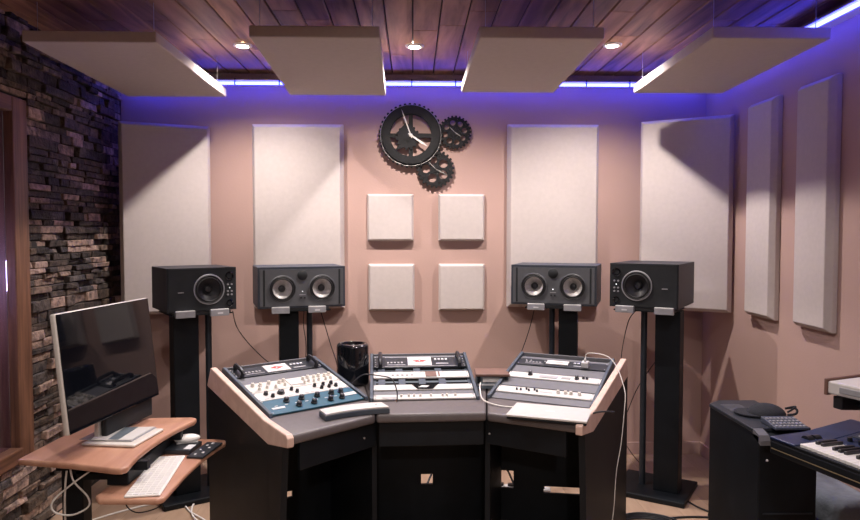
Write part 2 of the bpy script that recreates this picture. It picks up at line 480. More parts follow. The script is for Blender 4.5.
for xx, zz, lab in ((-.152, 1.478, 'upper left of the four small square cream panels'), (.328, 1.478, 'upper right of the four small square cream panels'),
                    (-.146, 1.006, 'lower left of the four small square cream panels'), (.330, 1.006, 'lower right of the four small square cream panels')):
    wall_panel('square_acoustic_panel', lab + ' under the clock', (xx, YF, zz), 0, .312, .318, .045, .012, group=g2)

def ceiling_panel(label, near, far, zn, zf, th=.055):
    """near/far: (x0,x1,y); hangs on wires"""
    near = [v * .982 for v in near]; far = [v * .982 for v in far]; zn = 1.54 + (zn - 1.54) * .982; zf = 1.54 + (zf - 1.54) * .982; th = .052
    t = thing('hanging_ceiling_panel', label, 'acoustic panel', ((near[0]+near[1])/2, near[2], ZC), group='cream acoustic panels hanging under the ceiling')
    o = Vector(t.location)
    c = [Vector((near[0], near[2], zn)), Vector((near[1], near[2], zn)), Vector((far[1], far[2], zf)), Vector((far[0], far[2], zf))]
    m = MB()
    lo = [m.bm.verts.new(p - o) for p in c]; hi = [m.bm.verts.new(p + Vector((0, 0, th)) - o) for p in c]
    m.bm.faces.new(lo[::-1]); m.bm.faces.new(hi)
    for i in range(4): m.bm.faces.new((lo[i], lo[(i+1)%4], hi[(i+1)%4], hi[i]))
    p = m.build('panel', M['panel'], t)
    md = p.modifiers.new('soft', 'BEVEL'); md.width = .006; md.segments = 2
    for i, q in enumerate(c):
        q2 = q.lerp(sum(c, Vector()) / 4, .12) + Vector((0, 0, th - .004)) - o
        MB().cyl(q2, (q2.x, q2.y, 0), .0016, n=6).build('wire', M['silver'], t)
        MB().sphere((q2.x, q2.y, q2.z + .008), .008, u=8, v=6).build('hook', M['darkmetal'], t)
    return t
ceiling_panel('leftmost of the four cream panels hanging under the plank ceiling', (-1.80, -1.185, 3.215), (-1.79, -1.172, 4.35), 2.415, 2.388)
ceiling_panel('second from left hanging ceiling panel, left of the middle downlight', (-.735, -.15, 3.105), (-.762, -.168, 4.28), 2.413, 2.388)
ceiling_panel('third from left hanging ceiling panel, right of the middle downlight', (.300, .868, 3.095), (.293, .860, 4.17), 2.413, 2.388)
ceiling_panel('rightmost of the four cream panels hanging under the plank ceiling', (1.350, 1.892, 3.07), (1.350, 1.898, 4.17), 2.413, 2.388)

# ------------------------------------------------------------------ gear clock
def gear_profile(r, tooth, n, samp=8):
    out = []
    for i in range(n * samp):
        a = 2 * PI * i / (n * samp); k = (i % samp) / samp
        out.append(((r if k < .5 else r - tooth), a))
    return out
def gear_ring(m, c, ro, ri, tooth, n, y0, y1):
    prof = gear_profile(ro, tooth, n)
    vs = []
    for (r, a) in prof:
        ca, sa = math.cos(a), math.sin(a)
        vs.append([m.bm.verts.new((c[0] + q * ca, y, c[1] + q * sa)) for q, y in ((r, y0), (r, y1), (ri, y1), (ri, y0))])
    k = len(vs)
    for i in range(k):
        a, b = vs[i], vs[(i + 1) % k]
        for j in range(4): m.bm.faces.new((a[j], a[(j+1)%4], b[(j+1)%4], b[j]))
def holed_disc(m, c, ri, ro, nh, rh, rc, y0, y1, ph=0):
    """annulus ri..ro with nh holes of radius rh at rc"""
    K = 24
    for s in range(nh):
        a0 = ph + 2 * PI * s / nh; half = PI / nh
        hx, hz = rc * math.cos(a0), rc * math.sin(a0)
        ring = []
        for k in range(K):
            f = 2 * PI * k / K
            lo, hi = rh, ro * 1.2
            for _ in range(18):
                mid = (lo + hi) / 2
                px, pz = hx + mid * math.cos(f), hz + mid * math.sin(f)
                rr = math.hypot(px, pz); aa = (math.atan2(pz, px) - a0 + PI) % (2 * PI) - PI
                if ri <= rr <= ro and abs(aa) <= half: lo = mid
                else: hi = mid
            ox, oz = hx + lo * math.cos(f), hz + lo * math.sin(f)
            ix, iz = hx + rh * math.cos(f), hz + rh * math.sin(f)
            ring.append([m.bm.verts.new((c[0] + q[0], y, c[1] + q[1])) for q, y in (((ox, oz), y0), ((ox, oz), y1), ((ix, iz), y1), ((ix, iz), y0))])
        for k in range(K):
            a, b = ring[k], ring[(k + 1) % K]
            for j in range(4):
                try: m.bm.faces.new((a[j], a[(j+1)%4], b[(j+1)%4], b[j]))
                except ValueError: pass
def ring_xz(c, r, tr, y):
    m = MB(); m.tube([(c[0] + r * math.cos(2*PI*i/48), y, c[1] + r * math.sin(2*PI*i/48)) for i in range(48)], tr, 6, 0, True)
    return m
ck = thing('gear_wall_clock', 'dark metal wall clock of three interlocking gears above the small panels', 'clock', (-.014, YF, 2.186))
A, B_, C_ = (0, 0), (.296, .023), (.166, -.222)
m = MB(); gear_ring(m, A, .216, .138, .013, 40, -.045, -.028)
m.lathe([(.190, -.0), (.190, .010), (.145, .010), (.145, 0)], (0, -.045, 0), (0, -1, 0), 48)
for a in (0, 90, 180, 270):
    ca, sa = math.cos(R(a)), math.sin(R(a))
    m.prism([(-.016*sa + .02*ca, .016*ca + .02*sa), (.016*sa + .02*ca, -.016*ca + .02*sa), (.155*ca + .013*sa, .155*sa - .013*ca), (.155*ca - .013*sa, .155*sa + .013*ca)], -.042, -.030, 'XZ')
big = m.build('large_gear', M['clock'], ck)
m = MB(); gear_ring(m, (-.02, -.015), .082, .02, .014, 14, -.052, -.043); m.lathe([(0, .012), (.03, .01), (.032, 0)], (-.02, -.043, -.015), (0, -1, 0)); 
m.prism([(-.09, .02), (-.03, .09), (-.01, .07), (-.05, .0)], -.05, -.042, 'XZ')
m.prism([(.01, -.06), (-.10, -.10), (-.085, -.065), (-.02, -.03)], -.05, -.042, 'XZ')
m.build('inner_gear', M['clock'], big)
ring_xz(A, .157, .0016, -.0465).build('dial_line', M['clockring'], big)
ring_xz(A, .203, .0014, -.0465).build('dial_line', M['clockring'], big)
m = MB(); gear_ring(m, B_, .113, .093, .011, 26, -.030, -.016); holed_disc(m, B_, .028, .094, 8, .018, .066, -.028, -.018, .2); m.lathe([(0, .014), (.030, .012), (.032, 0)], (B_[0], -.018, B_[1]), (0, -1, 0))
sg = m.build('small_gear', M['clock'], ck)
m = MB(); gear_ring(m, C_, .128, .100, .014, 24, -.034, -.018); holed_disc(m, C_, .02, .102, 5, .029, .064, -.032, -.022, .6); m.lathe([(0, .014), (.026, .012), (.030, 0)], (C_[0], -.022, C_[1]), (0, -1, 0))
sg2 = m.build('small_gear', M['clock'], ck)
def hand(px, pz, c, w, y, nm, par, col='hand', tail=.02):
    d = Vector((px - c[0], pz - c[1])); L_ = d.length; d.normalize(); n = Vector((-d.y, d.x))
    P_ = lambda l, s: (c[0] + d.x*l + n.x*s, c[1] + d.y*l + n.y*s)
    MB().prism([P_(-tail, w*.6), P_(-tail, -w*.6), P_(L_*.65, -w), P_(L_, 0), P_(L_*.65, w)], y, y - .003, 'XZ').build(nm, M[col], par)
hand(-.062, .172, A, .0045, -.058, 'minute_hand', ck)
hand(.112, -.075, A, .0075, -.061, 'hour_hand', ck)
MB().lathe([(0, .012), (.010, .010), (.012, 0)], (0, -.054, 0), (0, -1, 0), 16).build('hand_pin', M['hand'], ck, True)
hand(B_[0] + .045, B_[1] - .03, B_, .003, -.036, 'small_hand', sg, 'clockring', .0)
hand(B_[0] - .04, B_[1] + .04, B_, .002, -.038, 'small_hand', sg, 'clockring', .0)
hand(C_[0] + .085, C_[1] - .045, C_, .003, -.040, 'small_hand', sg2, 'clockring', .0)
hand(C_[0] - .05, C_[1] + .05, C_, .002, -.042, 'small_hand', sg2, 'clockring', .0)

# ------------------------------------------------------------------ speakers
def woofer(par, x, z, r, cone='cone', y=0.0):
    w = MB().lathe([(r, -.002), (r*1.02, .006), (r*.97, .010), (r*.90, .006)], (x, y, z), (0, -1, 0), 40).build('woofer', M['rubber'], par, True)
    MB().lathe([(r*.91, .004), (r*.88, .009), (r*.82, .011), (r*.77, .004), (r*.75, .0)], (x, y, z), (0, -1, 0), 40).build('surround', M['rubber'], w, True)
    MB().lathe([(r*.76, .001), (r*.5, -.018), (r*.26, -.034)], (x, y, z), (0, -1, 0), 40).build('cone', M[cone], w, True)
    MB().lathe([(r*.28, -.034), (r*.27, -.022), (r*.2, -.014), (0, -.010)], (x, y, z), (0, -1, 0), 32).build('dust_cap', M['coneblack'], w, True)
    MB().lathe([(r*1.03, 0), (r*1.09, .005), (r*1.06, .008), (r*1.01, .006)], (x, y, z), (0, -1, 0), 40).build('trim_ring', M['baffle'] if cone == 'cone' else M['padgrey'], w, True)
    return w

def box_shell(m, w, d, h, holes):
    """cabinet with a slightly rounded front; holes drilled later as dark recess rings"""
    m.box(-w/2, w/2, .004, d, 0, h, .010, 3)

def holed_plate(m, x0, x1, z0, z1, y0, y1, holes=(), rect=None):
    """upright plate pierced by round holes (x, z, r) or one rectangle; y0 is the front"""
    loops = [[(x0, z0), (x1, z0), (x1, z1), (x0, z1)]]
    for hx, hz, hr in holes:
        loops.append([(hx + hr*math.cos(2*PI*k/40), hz + hr*math.sin(2*PI*k/40)) for k in range(40)])
    if rect: loops.append([(rect[0], rect[2]), (rect[1], rect[2]), (rect[1], rect[3]), (rect[0], rect[3])])
    sides = []
    for y in (y0, y1):
        es = []; vl = []
        for lp in loops:
            vs = [m.bm.verts.new((p[0], y, p[1])) for p in lp]; vl.append(vs)
            for a, b in zip(vs, vs[1:] + vs[:1]): es.append(m.bm.edges.new((a, b)))
        bmesh.ops.triangle_fill(m.bm, edges=es, use_beauty=True)
        sides.append(vl)
    for va, vb in zip(*sides):
        n = len(va)
        for k in range(n): m.bm.faces.new((va[k], va[(k+1)%n], vb[(k+1)%n], vb[k]))
    return m

def twin_speaker(label, fc, z0, rz, W=.520, H=.245, D=.34):
    t = thing('studio_monitor_speaker', label, 'speaker', (fc[0], fc[1], z0), rz, 'studio monitor speakers on stands')
    b = MB(); b.box(-W/2, W/2, .06, D, 0, H, .005)
    holed_plate(b, -W/2, W/2, 0, H, .0, .062, (), (-W/2+.011, W/2-.011, .011, H-.013))
    cab = b.build('cabinet', M['navy'], t)
    wr_, wz = .0745, H*.47
    wx = .118
    baf = holed_plate(MB(), -W/2+.012, W/2-.012, .012, H-.014, -.006, .058, [(-wx, wz, wr_*.93), (wx, wz, wr_*.93)]).build('baffle', M['baffle'], t)
    for s in (-1, 1):
        MB().box(s*(W/2-.036)-.0055, s*(W/2-.036)+.0055, -.0075, .0, .016, H-.016, .001).build('port_slot', M['blackmatte'], baf)
        w = woofer(t, s*wx, wz, wr_, 'cone', -.006)
        MB().lathe([(.050,-.055),(.071,-.030),(.071,0)], (s*wx, -.006, wz), (0,-1,0), 32).build('basket', M['blackmatte'], w)
    MB().lathe([(.029, 0), (.030, .004), (.026, .007), (.010, .008), (0, .010)], (0, -.006, H*.80), (0, -1, 0), 28).build('tweeter', M['blackmatte'], t, True)
    MB().sphere((0, -.008, H*.40), .003, u=8, v=6).build('power_light', M['pilot'], t)
    for dx in (-.010, .012):
        MB().cyl((dx, -.006, H*.25), (dx, -.013, H*.25), .006, n=12).build('trim_knob', M['knobblack'], t)
    MB().box(-.018, .018, -.0072, -.0058, H*.31, H*.33).build('badge', M['padgrey'], t)
    return t

def single_speaker(label, fc, z0, rz, W=.385, H=.245, D=.36, side=1, dark=False):
    t = thing('studio_monitor_speaker', label, 'speaker', (fc[0], fc[1], z0), rz, 'studio monitor speakers on stands')
    b = MB(); b.box(-W/2, W/2, .06, D, 0, H, .003)
    holed_plate(b, -W/2, W/2, 0, H, .0, .062, (), (-W/2+.005, W/2-.005, .005, H-.005))
    cab = b.build('cabinet', M['cab'], t)
    wx, wz, r = side*.035, H*.50, .080
    baf = holed_plate(MB(), -W/2+.006, W/2-.006, .006, H-.006, -.006, .058, [(wx, wz, r*.93)]).build('baffle', M['blackmatte'], t)
    w = woofer(t, wx, wz, r, 'coneblack', -.006)
    MB().lathe([(.055,-.055),(.074,-.030),(.074,0)], (wx, -.006, wz), (0,-1,0), 32).build('basket', M['blackmatte'], w)
    MB().lathe([(r*.80, -.006), (r*.93, .007), (r*.99, .010), (r*1.02, .006)], (wx, -.006, wz), (0, -1, 0), 40).build('waveguide', M['baffle'], w, True)
    tx = side*(W/2 - .040)
    for zc, rr in ((H*.80, .024), (H*.16, .020)):
        nm = 'tweeter' if zc > H/2 else 'bass_port'
        MB().lathe([(rr, .001), (rr*1.05, .006), (rr*.9, .007), (rr*.6, .000), (0, -.001)], (tx, -.006, zc), (0, -1, 0), 28).build(nm, M['blackgloss'], t, True)
    MB().sphere((tx, -.008, H*.52), .0035, u=8, v=6).build('power_light', M['pilot'], t)
    for dz in (.60, .44, .36):
        for dx in (-.011, .011):
            MB().cyl((tx+dx, -.006, H*dz), (tx+dx, -.012, H*dz), .0055, n=12).build('trim_knob', M['padgrey'], t)
    MB().box(-side*.12-.016, -side*.12+.016, -.0072, -.0058, H*.44, H*.46).build('badge', M['padgrey'], t)
    return t

twin_speaker('grey two-woofer monitor speaker, left inner, before the left wall panel', (-.663, 4.08), 1.087, R(18))
twin_speaker('grey two-woofer monitor speaker, right inner, before the right wall panel', (.857, 4.13), 1.092, R(-20))
single_speaker('black one-woofer monitor speaker, outer left, by the corner panel', (-1.187, 3.855), 1.093, R(33), side=1)
single_speaker('black one-woofer monitor speaker, outer right, by the corner panel', (1.312, 3.835), 1.107, R(-33), side=-1, H=.252, D=.45)

def stand(label, fc, ztop, rz, colx, poley, polex, w=.34, d=.30, padx=(-.10, .09), base=.42, colw=.14):
    """local frame as the speaker: x to viewer right, y away"""
    t = thing('speaker_stand', label, 'speaker stand', (fc[0], fc[1], 0), rz, 'black speaker stands behind the desk')
    MB().box(-w/2, w/2, .0, d, ztop-.022, ztop-.0145, .002).build('top_plate', M['black'], t)
    MB().box(-w/2+.01, w/2-.01, .0, d-.01, ztop-.0145, ztop-.001, .002).build('isolation_mat', M['rubber'], t)
    for i, px in enumerate(padx):
        p = MB().box(px-.052, px+.052, -.028, .0, ztop-.030, ztop+.006, .002).build('isolation_pad', M['padgrey'], t)
        MB().box(px-.051, px+.051, -.0275, -.009, ztop+.006, ztop+.009, .001).build('pad_cap', M['padlight'], p)
        if (i == 1) == (polex > 0):
            MB().box(px-.014, px+.016, -.0295, -.0282, ztop-.018, ztop-.010).build('badge', M['lightprint'], p)
    MB().box(colx-colw/2, colx+colw/2, .10, .10+.11, .03, ztop-.022, .004).build('column', M['black'], t)
    MB().cyl((polex, poley, .03), (polex, poley, ztop-.022), .0185, n=20).build('pole', M['darkmetal'], t, True)
    MB().box(-base/2+colx*.3, base/2+colx*.3, -.02, base-.04, 0, .03, .006).build('base_plate', M['black'], t)
    return t
stand('black stand under the outer left speaker', (-1.187, 3.855), 1.093, R(33), -.065, .17, .080)
stand('black stand under the left inner speaker', (-.663, 4.08), 1.087, R(15), -.070, .17, .060, colw=.115, padx=(-.13, .085))
stand('black stand under the right inner speaker', (.855, 4.13), 1.092, R(-17), .085, .17, -.02, colw=.115, padx=(-.10, .12))
stand('black stand under the outer right speaker', (1.312, 3.835), 1.107, R(-33), .115, .17, -.035, padx=(-.10, .12))

# ------------------------------------------------------------------ studio console desk
H1, H2 = Vector((-.161, 2.913)), Vector((.322, 2.933))
F1, F2 = Vector((-.472, 2.612)), Vector((.672, 2.742))
B1, B2 = Vector((-.958, 3.300)), Vector((1.080, 3.480))
B1r, B2l = Vector((-.50, 3.60)), Vector((.62, 3.70))
M1, M2 = Vector((-.27, 3.62)), Vector((.40, 3.66))
desk = thing('studio_desk', 'wide angled black studio desk with pale wood ends and three gear racks', 'desk', (0, 2.93, 0))
OFF = Vector((0, -2.93, 0))
def dk(m): m.T = Matrix.Translation(OFF); return m
def slab(name, poly, gap):
    m = dk(MB()); m.prism([tuple(p) for p in poly], .712, .752, 'XY', .012, 3)
    return m.build(name, M['desktop'], desk, True)
slab('desktop_section', [F1, H1 - Vector((.002, .002)), M1 - Vector((.002, 0)), B1r, B1], 0)
slab('desktop_section', [H1 + Vector((.003, 0)), H2 - Vector((.003, 0)), M2 - Vector((.002, 0)), M1 + Vector((.002, 0))], 0)
slab('desktop_section', [H2 + Vector((.002, -.002)), F2, B2, B2l, M2 + Vector((.002, 0))], 0)

def side_panel(Fp, Bp, thick, outward):
    """pale wood end, profile along the wing edge. v = distance from the front tip"""
    d = (Bp - Fp); L_ = d.length; rz = math.atan2(d.y, d.x)
    # local: x along edge, y thickness
    poly = [(-.028, .715), (-.030, .752), (-.012, .764), (.20, .775), (L_*.985, .888), (L_+.045, .79), (.155, .684)]
    m = MB(); y0, y1 = (0, thick) if outward > 0 else (-thick, 0)
    m.prism(poly, y0, y1, 'XZ', .005, 2)
    o = m.build('end_panel', M['ashwood'], desk, loc=(Fp.x, Fp.y - 2.93, 0), rot=(0, 0, rz), label='pale pinkish wood end panel')
    # black cabinet side under it
    m = MB(); m.prism([(.16, 0), (L_+.035, 0), (L_+.035, .785), (.158, .690)], y0*.9, y1*.9, 'XZ', .002)
    m.prism([(.02, .715), (.17, .70), (.17, 0), (.09, 0)], y0*.9, y1*.9, 'XZ')
    m.build('cabinet_side', M['black'], desk, loc=(Fp.x, Fp.y - 2.93, 0), rot=(0, 0, rz))
side_panel(F1, B1, .030, 1)
side_panel(F2, B2, .030, -1)
# carcass under the racks: back panels with a gap near the floor, divider legs, kick boards
def wallseg(name, a, b, th, z0, z1, matl='black'):
    a, b = Vector(a), Vector(b); d = b - a; L_ = d.length; rz = math.atan2(d.y, d.x)
    return MB().box(0, L_, -th/2, th/2, z0, z1, .003).build(name, M[matl], desk, loc=(a.x, a.y - 2.93, 0), rot=(0, 0, rz))
K = [B1 + Vector((.05, .0)), Vector((-.43, 3.56)), Vector((.46, 3.58)), B2 - Vector((.04, 0))]
OPEN = [[(.34, .60, .183, .217)], [(.02, .08, .16, .225), (.53, .60, .20, .255)], [(.02, .13, .175, .27), (.40, .78, .158, .196)]]
for (a, b), ops in zip(zip(K, K[1:]), OPEN):
    d = b - a; Lk = d.length; rz_ = math.atan2(d.y, d.x)
    xs = sorted({0.0, 1.0} | {v for o_ in ops for v in o_[:2]}); zs = sorted({0.0, .71} | {v for o_ in ops for v in o_[2:]})
    m = MB(); grid = {}
    for yi, yv in enumerate((-.009, .009)):
        for xi, xv in enumerate(xs):
            for zi, zv in enumerate(zs): grid[xi, zi, yi] = m.bm.verts.new((xv*Lk, yv, zv))
    solid = lambda xi, zi: 0 <= xi < len(xs)-1 and 0 <= zi < len(zs)-1 and not any(o_[0] <= (xs[xi]+xs[xi+1])/2 <= o_[1] and o_[2] <= (zs[zi]+zs[zi+1])/2 <= o_[3] for o_ in ops)
    for xi in range(len(xs)-1):
        for zi in range(len(zs)-1):
            if not solid(xi, zi): continue
            for yi in (0, 1): m.bm.faces.new([grid[xi, zi, yi], grid[xi+1, zi, yi], grid[xi+1, zi+1, yi], grid[xi, zi+1, yi]])
            for dx, dz, e in ((-1, 0, ((xi, zi), (xi, zi+1))), (1, 0, ((xi+1, zi), (xi+1, zi+1))), (0, -1, ((xi, zi), (xi+1, zi))), (0, 1, ((xi, zi+1), (xi+1, zi+1)))):
                if not solid(xi+dx, zi+dz):
                    (p0, p1) = e; m.bm.faces.new([grid[p0[0], p0[1], 0], grid[p1[0], p1[1], 0], grid[p1[0], p1[1], 1], grid[p0[0], p0[1], 1]])
    m.build('back_panel', M['black'], desk, loc=(a.x, a.y - 2.93, 0), rot=(0, 0, rz_))
wallseg('leg_panel', H1 + Vector((-.01, .06)), K[1], .024, 0, .71)
wallseg('leg_panel', H2 + Vector((.01, .06)), K[2], .024, 0, .71)
# front aprons
wallseg('apron', F1 + Vector((.02, .05)), H1 + Vector((-.01, .05)), .018, .60, .71)
wallseg('apron', H1 + Vector((.01, .04)), H2 + Vector((-.01, .04)), .018, .60, .71)
wallseg('apron', H2 + Vector((.01, .05)), F2 + Vector((-.03, .05)), .018, .60, .71)
for p in ((-.21, 2.895), (.335, 2.945)):
    MB().sphere((p[0], p[1] + .0 - 2.93, .655), .005, u=8, v=6).build('bolt', M['silver'], desk)

RACKS = {}
def rack(key, bc, tc, w, zb=.756, zt=.875):
    bc, tc = Vector(bc), Vector(tc); d = tc - bc; rz = math.atan2(d.y, d.x) - PI/2
    tilt = math.atan2(zt - zb, d.length); L_ = math.hypot(d.length, zt - zb)
    RACKS[key] = (bc, rz, tilt, L_, w, zb)
    loc = (bc.x, bc.y - 2.93, 0); dl = d.length
    for s in (-1, 1):
        m = MB(); x0 = s*w/2; x1 = s*(w/2 - .016)
        m.prism([(-.012, .7525), (-.006, zb+.014), (dl, zt+.016), (dl+.012, zt), (dl+.012, .7525)], min(x0, x1), max(x0, x1), 'YZ', .003)
        m.build('rack_cheek', M['cheek'], desk, loc=loc, rot=(0, 0, rz), label='blue grey rack cheek')
    MB().box(-w/2+.016, w/2-.016, dl-.002, dl+.010, .7525, zt+.010, .002).build('rack_back', M['blank'], desk, loc=loc, rot=(0, 0, rz))
    m = MB()
    for s in (-1, 1):
        m.box(min(s*(w/2-.017), s*(w/2-.030)), max(s*(w/2-.017), s*(w/2-.030)), .012, L_-.004, -.012, -.006)
    o = m.build('rack_rail', M['cheek'], desk, loc=(bc.x, bc.y-2.93, zb), rot=(tilt, 0, rz))
rack('L', (-.414, 3.020), (-.716, 3.415), .500)
rack('C', (.056, 3.150), (.028, 3.640), .516)
rack('R', (.578, 3.088), (.812, 3.560), .500)

def blank(key, y0, y1, matl='blank', z=0.0, label=None):
    bc, rz, tilt, L_, w, zb = RACKS[key]
    m = MB(); m.box(-w/2+.017, w/2-.017, y0, y1, -.004+z, z, .0015)
    m.build('blank_panel', M[matl], desk, loc=(bc.x, bc.y-2.93, zb), rot=(tilt, 0, rz), label=label)

GD = 'rack devices mounted in the studio desk'
def device(name, key, y0, y1, face, label, cat, depth=.05, xs=1.0):
    bc, rz, tilt, L_, w, zb = RACKS[key]
    mt = Matrix.Translation((bc.x, bc.y, zb)) @ Euler((tilt, 0, rz)).to_matrix().to_4x4()
    p = mt @ Vector((0, y0, 0))
    t = thing(name, label, cat, p, (tilt, 0, rz), GD)
    fw = w - .036; h = y1 - y0
    MB().box(-fw/2, fw/2, .001, h-.001, -.002, .006, .0015).build('faceplate', M[face], t)
    dd = min(depth, max(.004, (y0 * math.sin(tilt) + .0)))
    MB().box(-fw/2+.02, fw/2-.02, .004, h-.004, -dd, -.002).build('chassis', M['blackmatte'], t)
    for sx in (-1, 1):
        for yy in (.010, h-.010):
            MB().cyl((sx*(fw/2-.008), yy, .006), (sx*(fw/2-.008), yy, .0085), .0035, n=8).build('screw', M['silver'], t)
    return t, fw, h
def knob(t, x, y, r, hgt, matl, name='knob', mark=True):
    k = MB().lathe([(r, 0), (r, hgt*.3), (r*.82, hgt*.4), (r*.78, hgt*.92), (r*.66, hgt), (0, hgt)], (x, y, .006), (0, 0, 1), 18).build(name, M[matl], t, True)
    if mark: MB().box(x-.0008, x+.0008, y+.1*r, y+.75*r, .006+hgt, .0068+hgt).build('pointer', M['lightprint' if matl != 'knobwhite' else 'knobblack'], k)
    return k
def strip(t, x0, x1, y0, y1, matl, name, h=.0012, par=None):
    return MB().box(x0, x1, y0, y1, .006, .006+h).build(name, M[matl], par or t)
def redlogo(t, x0, x1, y0, y1):
    l = MB().box(x0, x1, y0, y1, .006, .010, .001).build('label_plate', M['label'], t)
    cx, cy = (x0+x1)/2, (y0+y1)/2; w = x1-x0; h = y1-y0
    m = MB()
    m.lathe([(0, .0002), (w*.13, .0002), (w*.13, 0)], (cx, cy, .0103), (0, 0, 1), 16)
    for s in (-1, 1):
        m.prism([(cx+s*w*.10, cy+h*.14), (cx+s*w*.30, cy+h*.02), (cx+s*w*.10, cy-h*.16)], .0101, .0106)
        m.box(cx+s*w*.22-w*.05, cx+s*w*.22+w*.05, cy-h*.03, cy+h*.03, .0101, .0106)
    m.build('logo', M['red'], l)
    MB().box(cx-w*.03, cx+w*.03, cy-h*.07, cy+h*.07, .0106, .0109).build('logo_centre', M['label'], l)
    return l
def top_unit(key, y0, y1, label, lx=0.0, handles=True, red=True):
    t, fw, h = device('patch_controller', key, y0, y1, 'bface', label, 'audio device')
    if red: redlogo(t, lx-.062, lx+.062, h*.12, h*.92)
    else:
        MB().box(lx-.06, lx+.055, h*.25, h*.80, .006, .012, .002).build('label_plate', M['label'], t)
        MB().box(lx-.03, lx+.03, h*.50, h*.56, .012, .0125).build('print', M['red'], t)
    if handles:
        for s in (-1, 1):
            hh = MB(); x = s*(fw/2-.035)
            hh.tube([(x, h*.05, .006), (x, h*.08, .032), (x, h*.92, .032), (x, h*.95, .006)], .010, 8, 3)
            hh.build('handle', M['knobblack'], t, True)
            for yy in (.2, .45, .7): MB().sphere((s*(fw/2-.010), h*yy, .008), .003, u=8, v=5).build('indicator', M['lightprint'], t)
    for i in range(4):
        x = lx + .085 + i*.019
        b = MB().box(x-.006, x+.006, h*.62, h*.76, .006, .010, .001).build('button', M['lightprint'], t)
    for i in range(5):
        x = lx - .165 + i*.018
        MB().box(x-.005, x+.005, h*.35, h*.48, .006, .009, .001).build('button', M['greyprint'], t)
    strip(t, lx-.17, lx-.075, h*.20, h*.25, 'greyprint', 'print_line')
    strip(t, lx+.085, lx+.15, h*.28, h*.34, 'lightprint', 'print_line')
    return t, fw, h

# left rack
top_unit('L', .398, .492, 'black patch unit with white red-logo label at the top of the left rack')
blank('L', .318, .396, 'blank', label='dark grey blank panel')
t, fw, h = device('preamp', 'L', .222, .316, 'cream', 'cream preamp with rows of ivory knobs in the left rack', 'audio device')
for i, x in enumerate((-.195, -.16, -.115, -.065, -.04, .06, .088, .118, .148, .178, .205)):
    knob(t, x, h*(.74 if i % 2 == 0 else .66), .0095, .016, 'knobwhite')
for i, x in enumerate((-.18, -.14, -.10, -.05, .05, .075, .10, .13, .165, .195)):
    knob(t, x, h*(.34 if i % 2 else .26), .0075, .014, 'knobwhite')
strip(t, -.025, .042, h*.2, h*.85, 'label', 'meter_panel', .004)
for x in (-.21, -.12, .02): strip(t, x, x+.03, h*.08, h*.12, 'greyprint', 'print_line')
t, fw, h = device('compressor', 'L', .136, .220, 'white', 'white compressor with black knobs between cream and teal units', 'audio device')
for x, y, r in ((-.175, .66, .011), (-.155, .30, .010), (-.105, .55, .018), (-.045, .72, .009), (-.03, .38, .009), (.075, .70, .009), (.098, .36, .009), (.122, .72, .009), (.138, .36, .009), (.165, .72, .010), (.175, .36, .010)):
    knob(t, x, h*y, r, .016, 'knobblack')
for x in (-.20, -.08, .0, .03): strip(t, x, x+.02, h*.12, h*.16, 'greyprint', 'print_line')
strip(t, .055, .19, h*.50, h*.52, 'greyprint', 'print_line')
t, fw, h = device('equalizer', 'L', .002, .134, 'teal', 'teal blue equalizer with black knobs at the bottom of the left rack', 'audio device', .02)
for x in (-.12, -.045, .035, .11, .16):
    knob(t, x, h*.72, .0145, .020, 'knobblack'); 
for x in (-.085, -.01, .075, .135):
    knob(t, x, h*.30, .0145, .020, 'knobblack')
strip(t, -.21, -.15, h*.30, h*.42, 'lightprint', 'label_plate', .002)
strip(t, .155, .225, h*.40, h*.60, 'label', 'label_plate', .002)
for i in range(8): strip(t, -.19+i*.05, -.175+i*.05, h*.50, h*.53, 'lightprint', 'print_line')

# centre rack
blank('C', .048, .093, 'blank'); blank('C', .152, .223, 'vent', -.010); blank('C', .297, .345, 'vent', -.010); blank('C', .478, .503, 'blank')
def vent_posts(key, y0, y1, xs):
    bc, rz, tilt, L_, w, zb = RACKS[key]
    for x in xs:
        MB().box(x-.017, x+.017, y0, y1, -.008, -.001).build('vent_bar', M['cheek'], desk, loc=(bc.x, bc.y-2.93, zb), rot=(tilt, 0, rz))
    MB().box(-w/2+.03, w/2-.03, (y0+y1)/2-.003, (y0+y1)/2+.003, -.009, -.0045).build('vent_bar', M['black'], desk, loc=(bc.x, bc.y-2.93, zb), rot=(tilt, 0, rz))
vent_posts('C', .152, .223, (-.20, -.10, 0, .10)); vent_posts('C', .297, .345, (-.20, -.11, -.02, .09))
t, fw, h = top_unit('C', .348, .476, 'black patch unit with white red-logo label at the top of the centre rack')
for y in (.06, .92): strip(t, -.18, .19, h*y, h*(y+.035), 'greyprint', 'print_line')
t, fw, h = device('converter', 'C', .226, .295, 'white', 'white converter with small dark display, second unit in centre rack', 'audio device')
strip(t, .02, .075, h*.1, h*.92, 'brown', 'display', .003); strip(t, .085, .092, h*.2, h*.85, 'brown', 'slot', .003)
for i in range(5): MB().box(-.15+i*.024, -.138+i*.024, h*.35, h*.55, .006, .009).build('button', M['greyprint'], t)
strip(t, -.02, .0, h*.70, h*.80, 'greyprint', 'print_line')
t, fw, h = device('limiter', 'C', .096, .150, 'white', 'white unit with black tapered centre plate, third unit in centre rack', 'audio device')
m = MB(); m.prism([(-.055, h*.97), (.075, h*.97), (.045, h*.05), (-.03, h*.05)], .006, .008); m.build('centre_plate', M['blackgloss'], t)
MB().prism([(-.025, h*.35), (-.005, h*.7), (.03, h*.62), (.015, h*.3)], .008, .009).build('emblem', M['padlight'], t)
t, fw, h = device('monitor_controller', 'C', .002, .046, 'white', 'slim white knobbed unit at the bottom of the centre rack', 'audio device', .004)
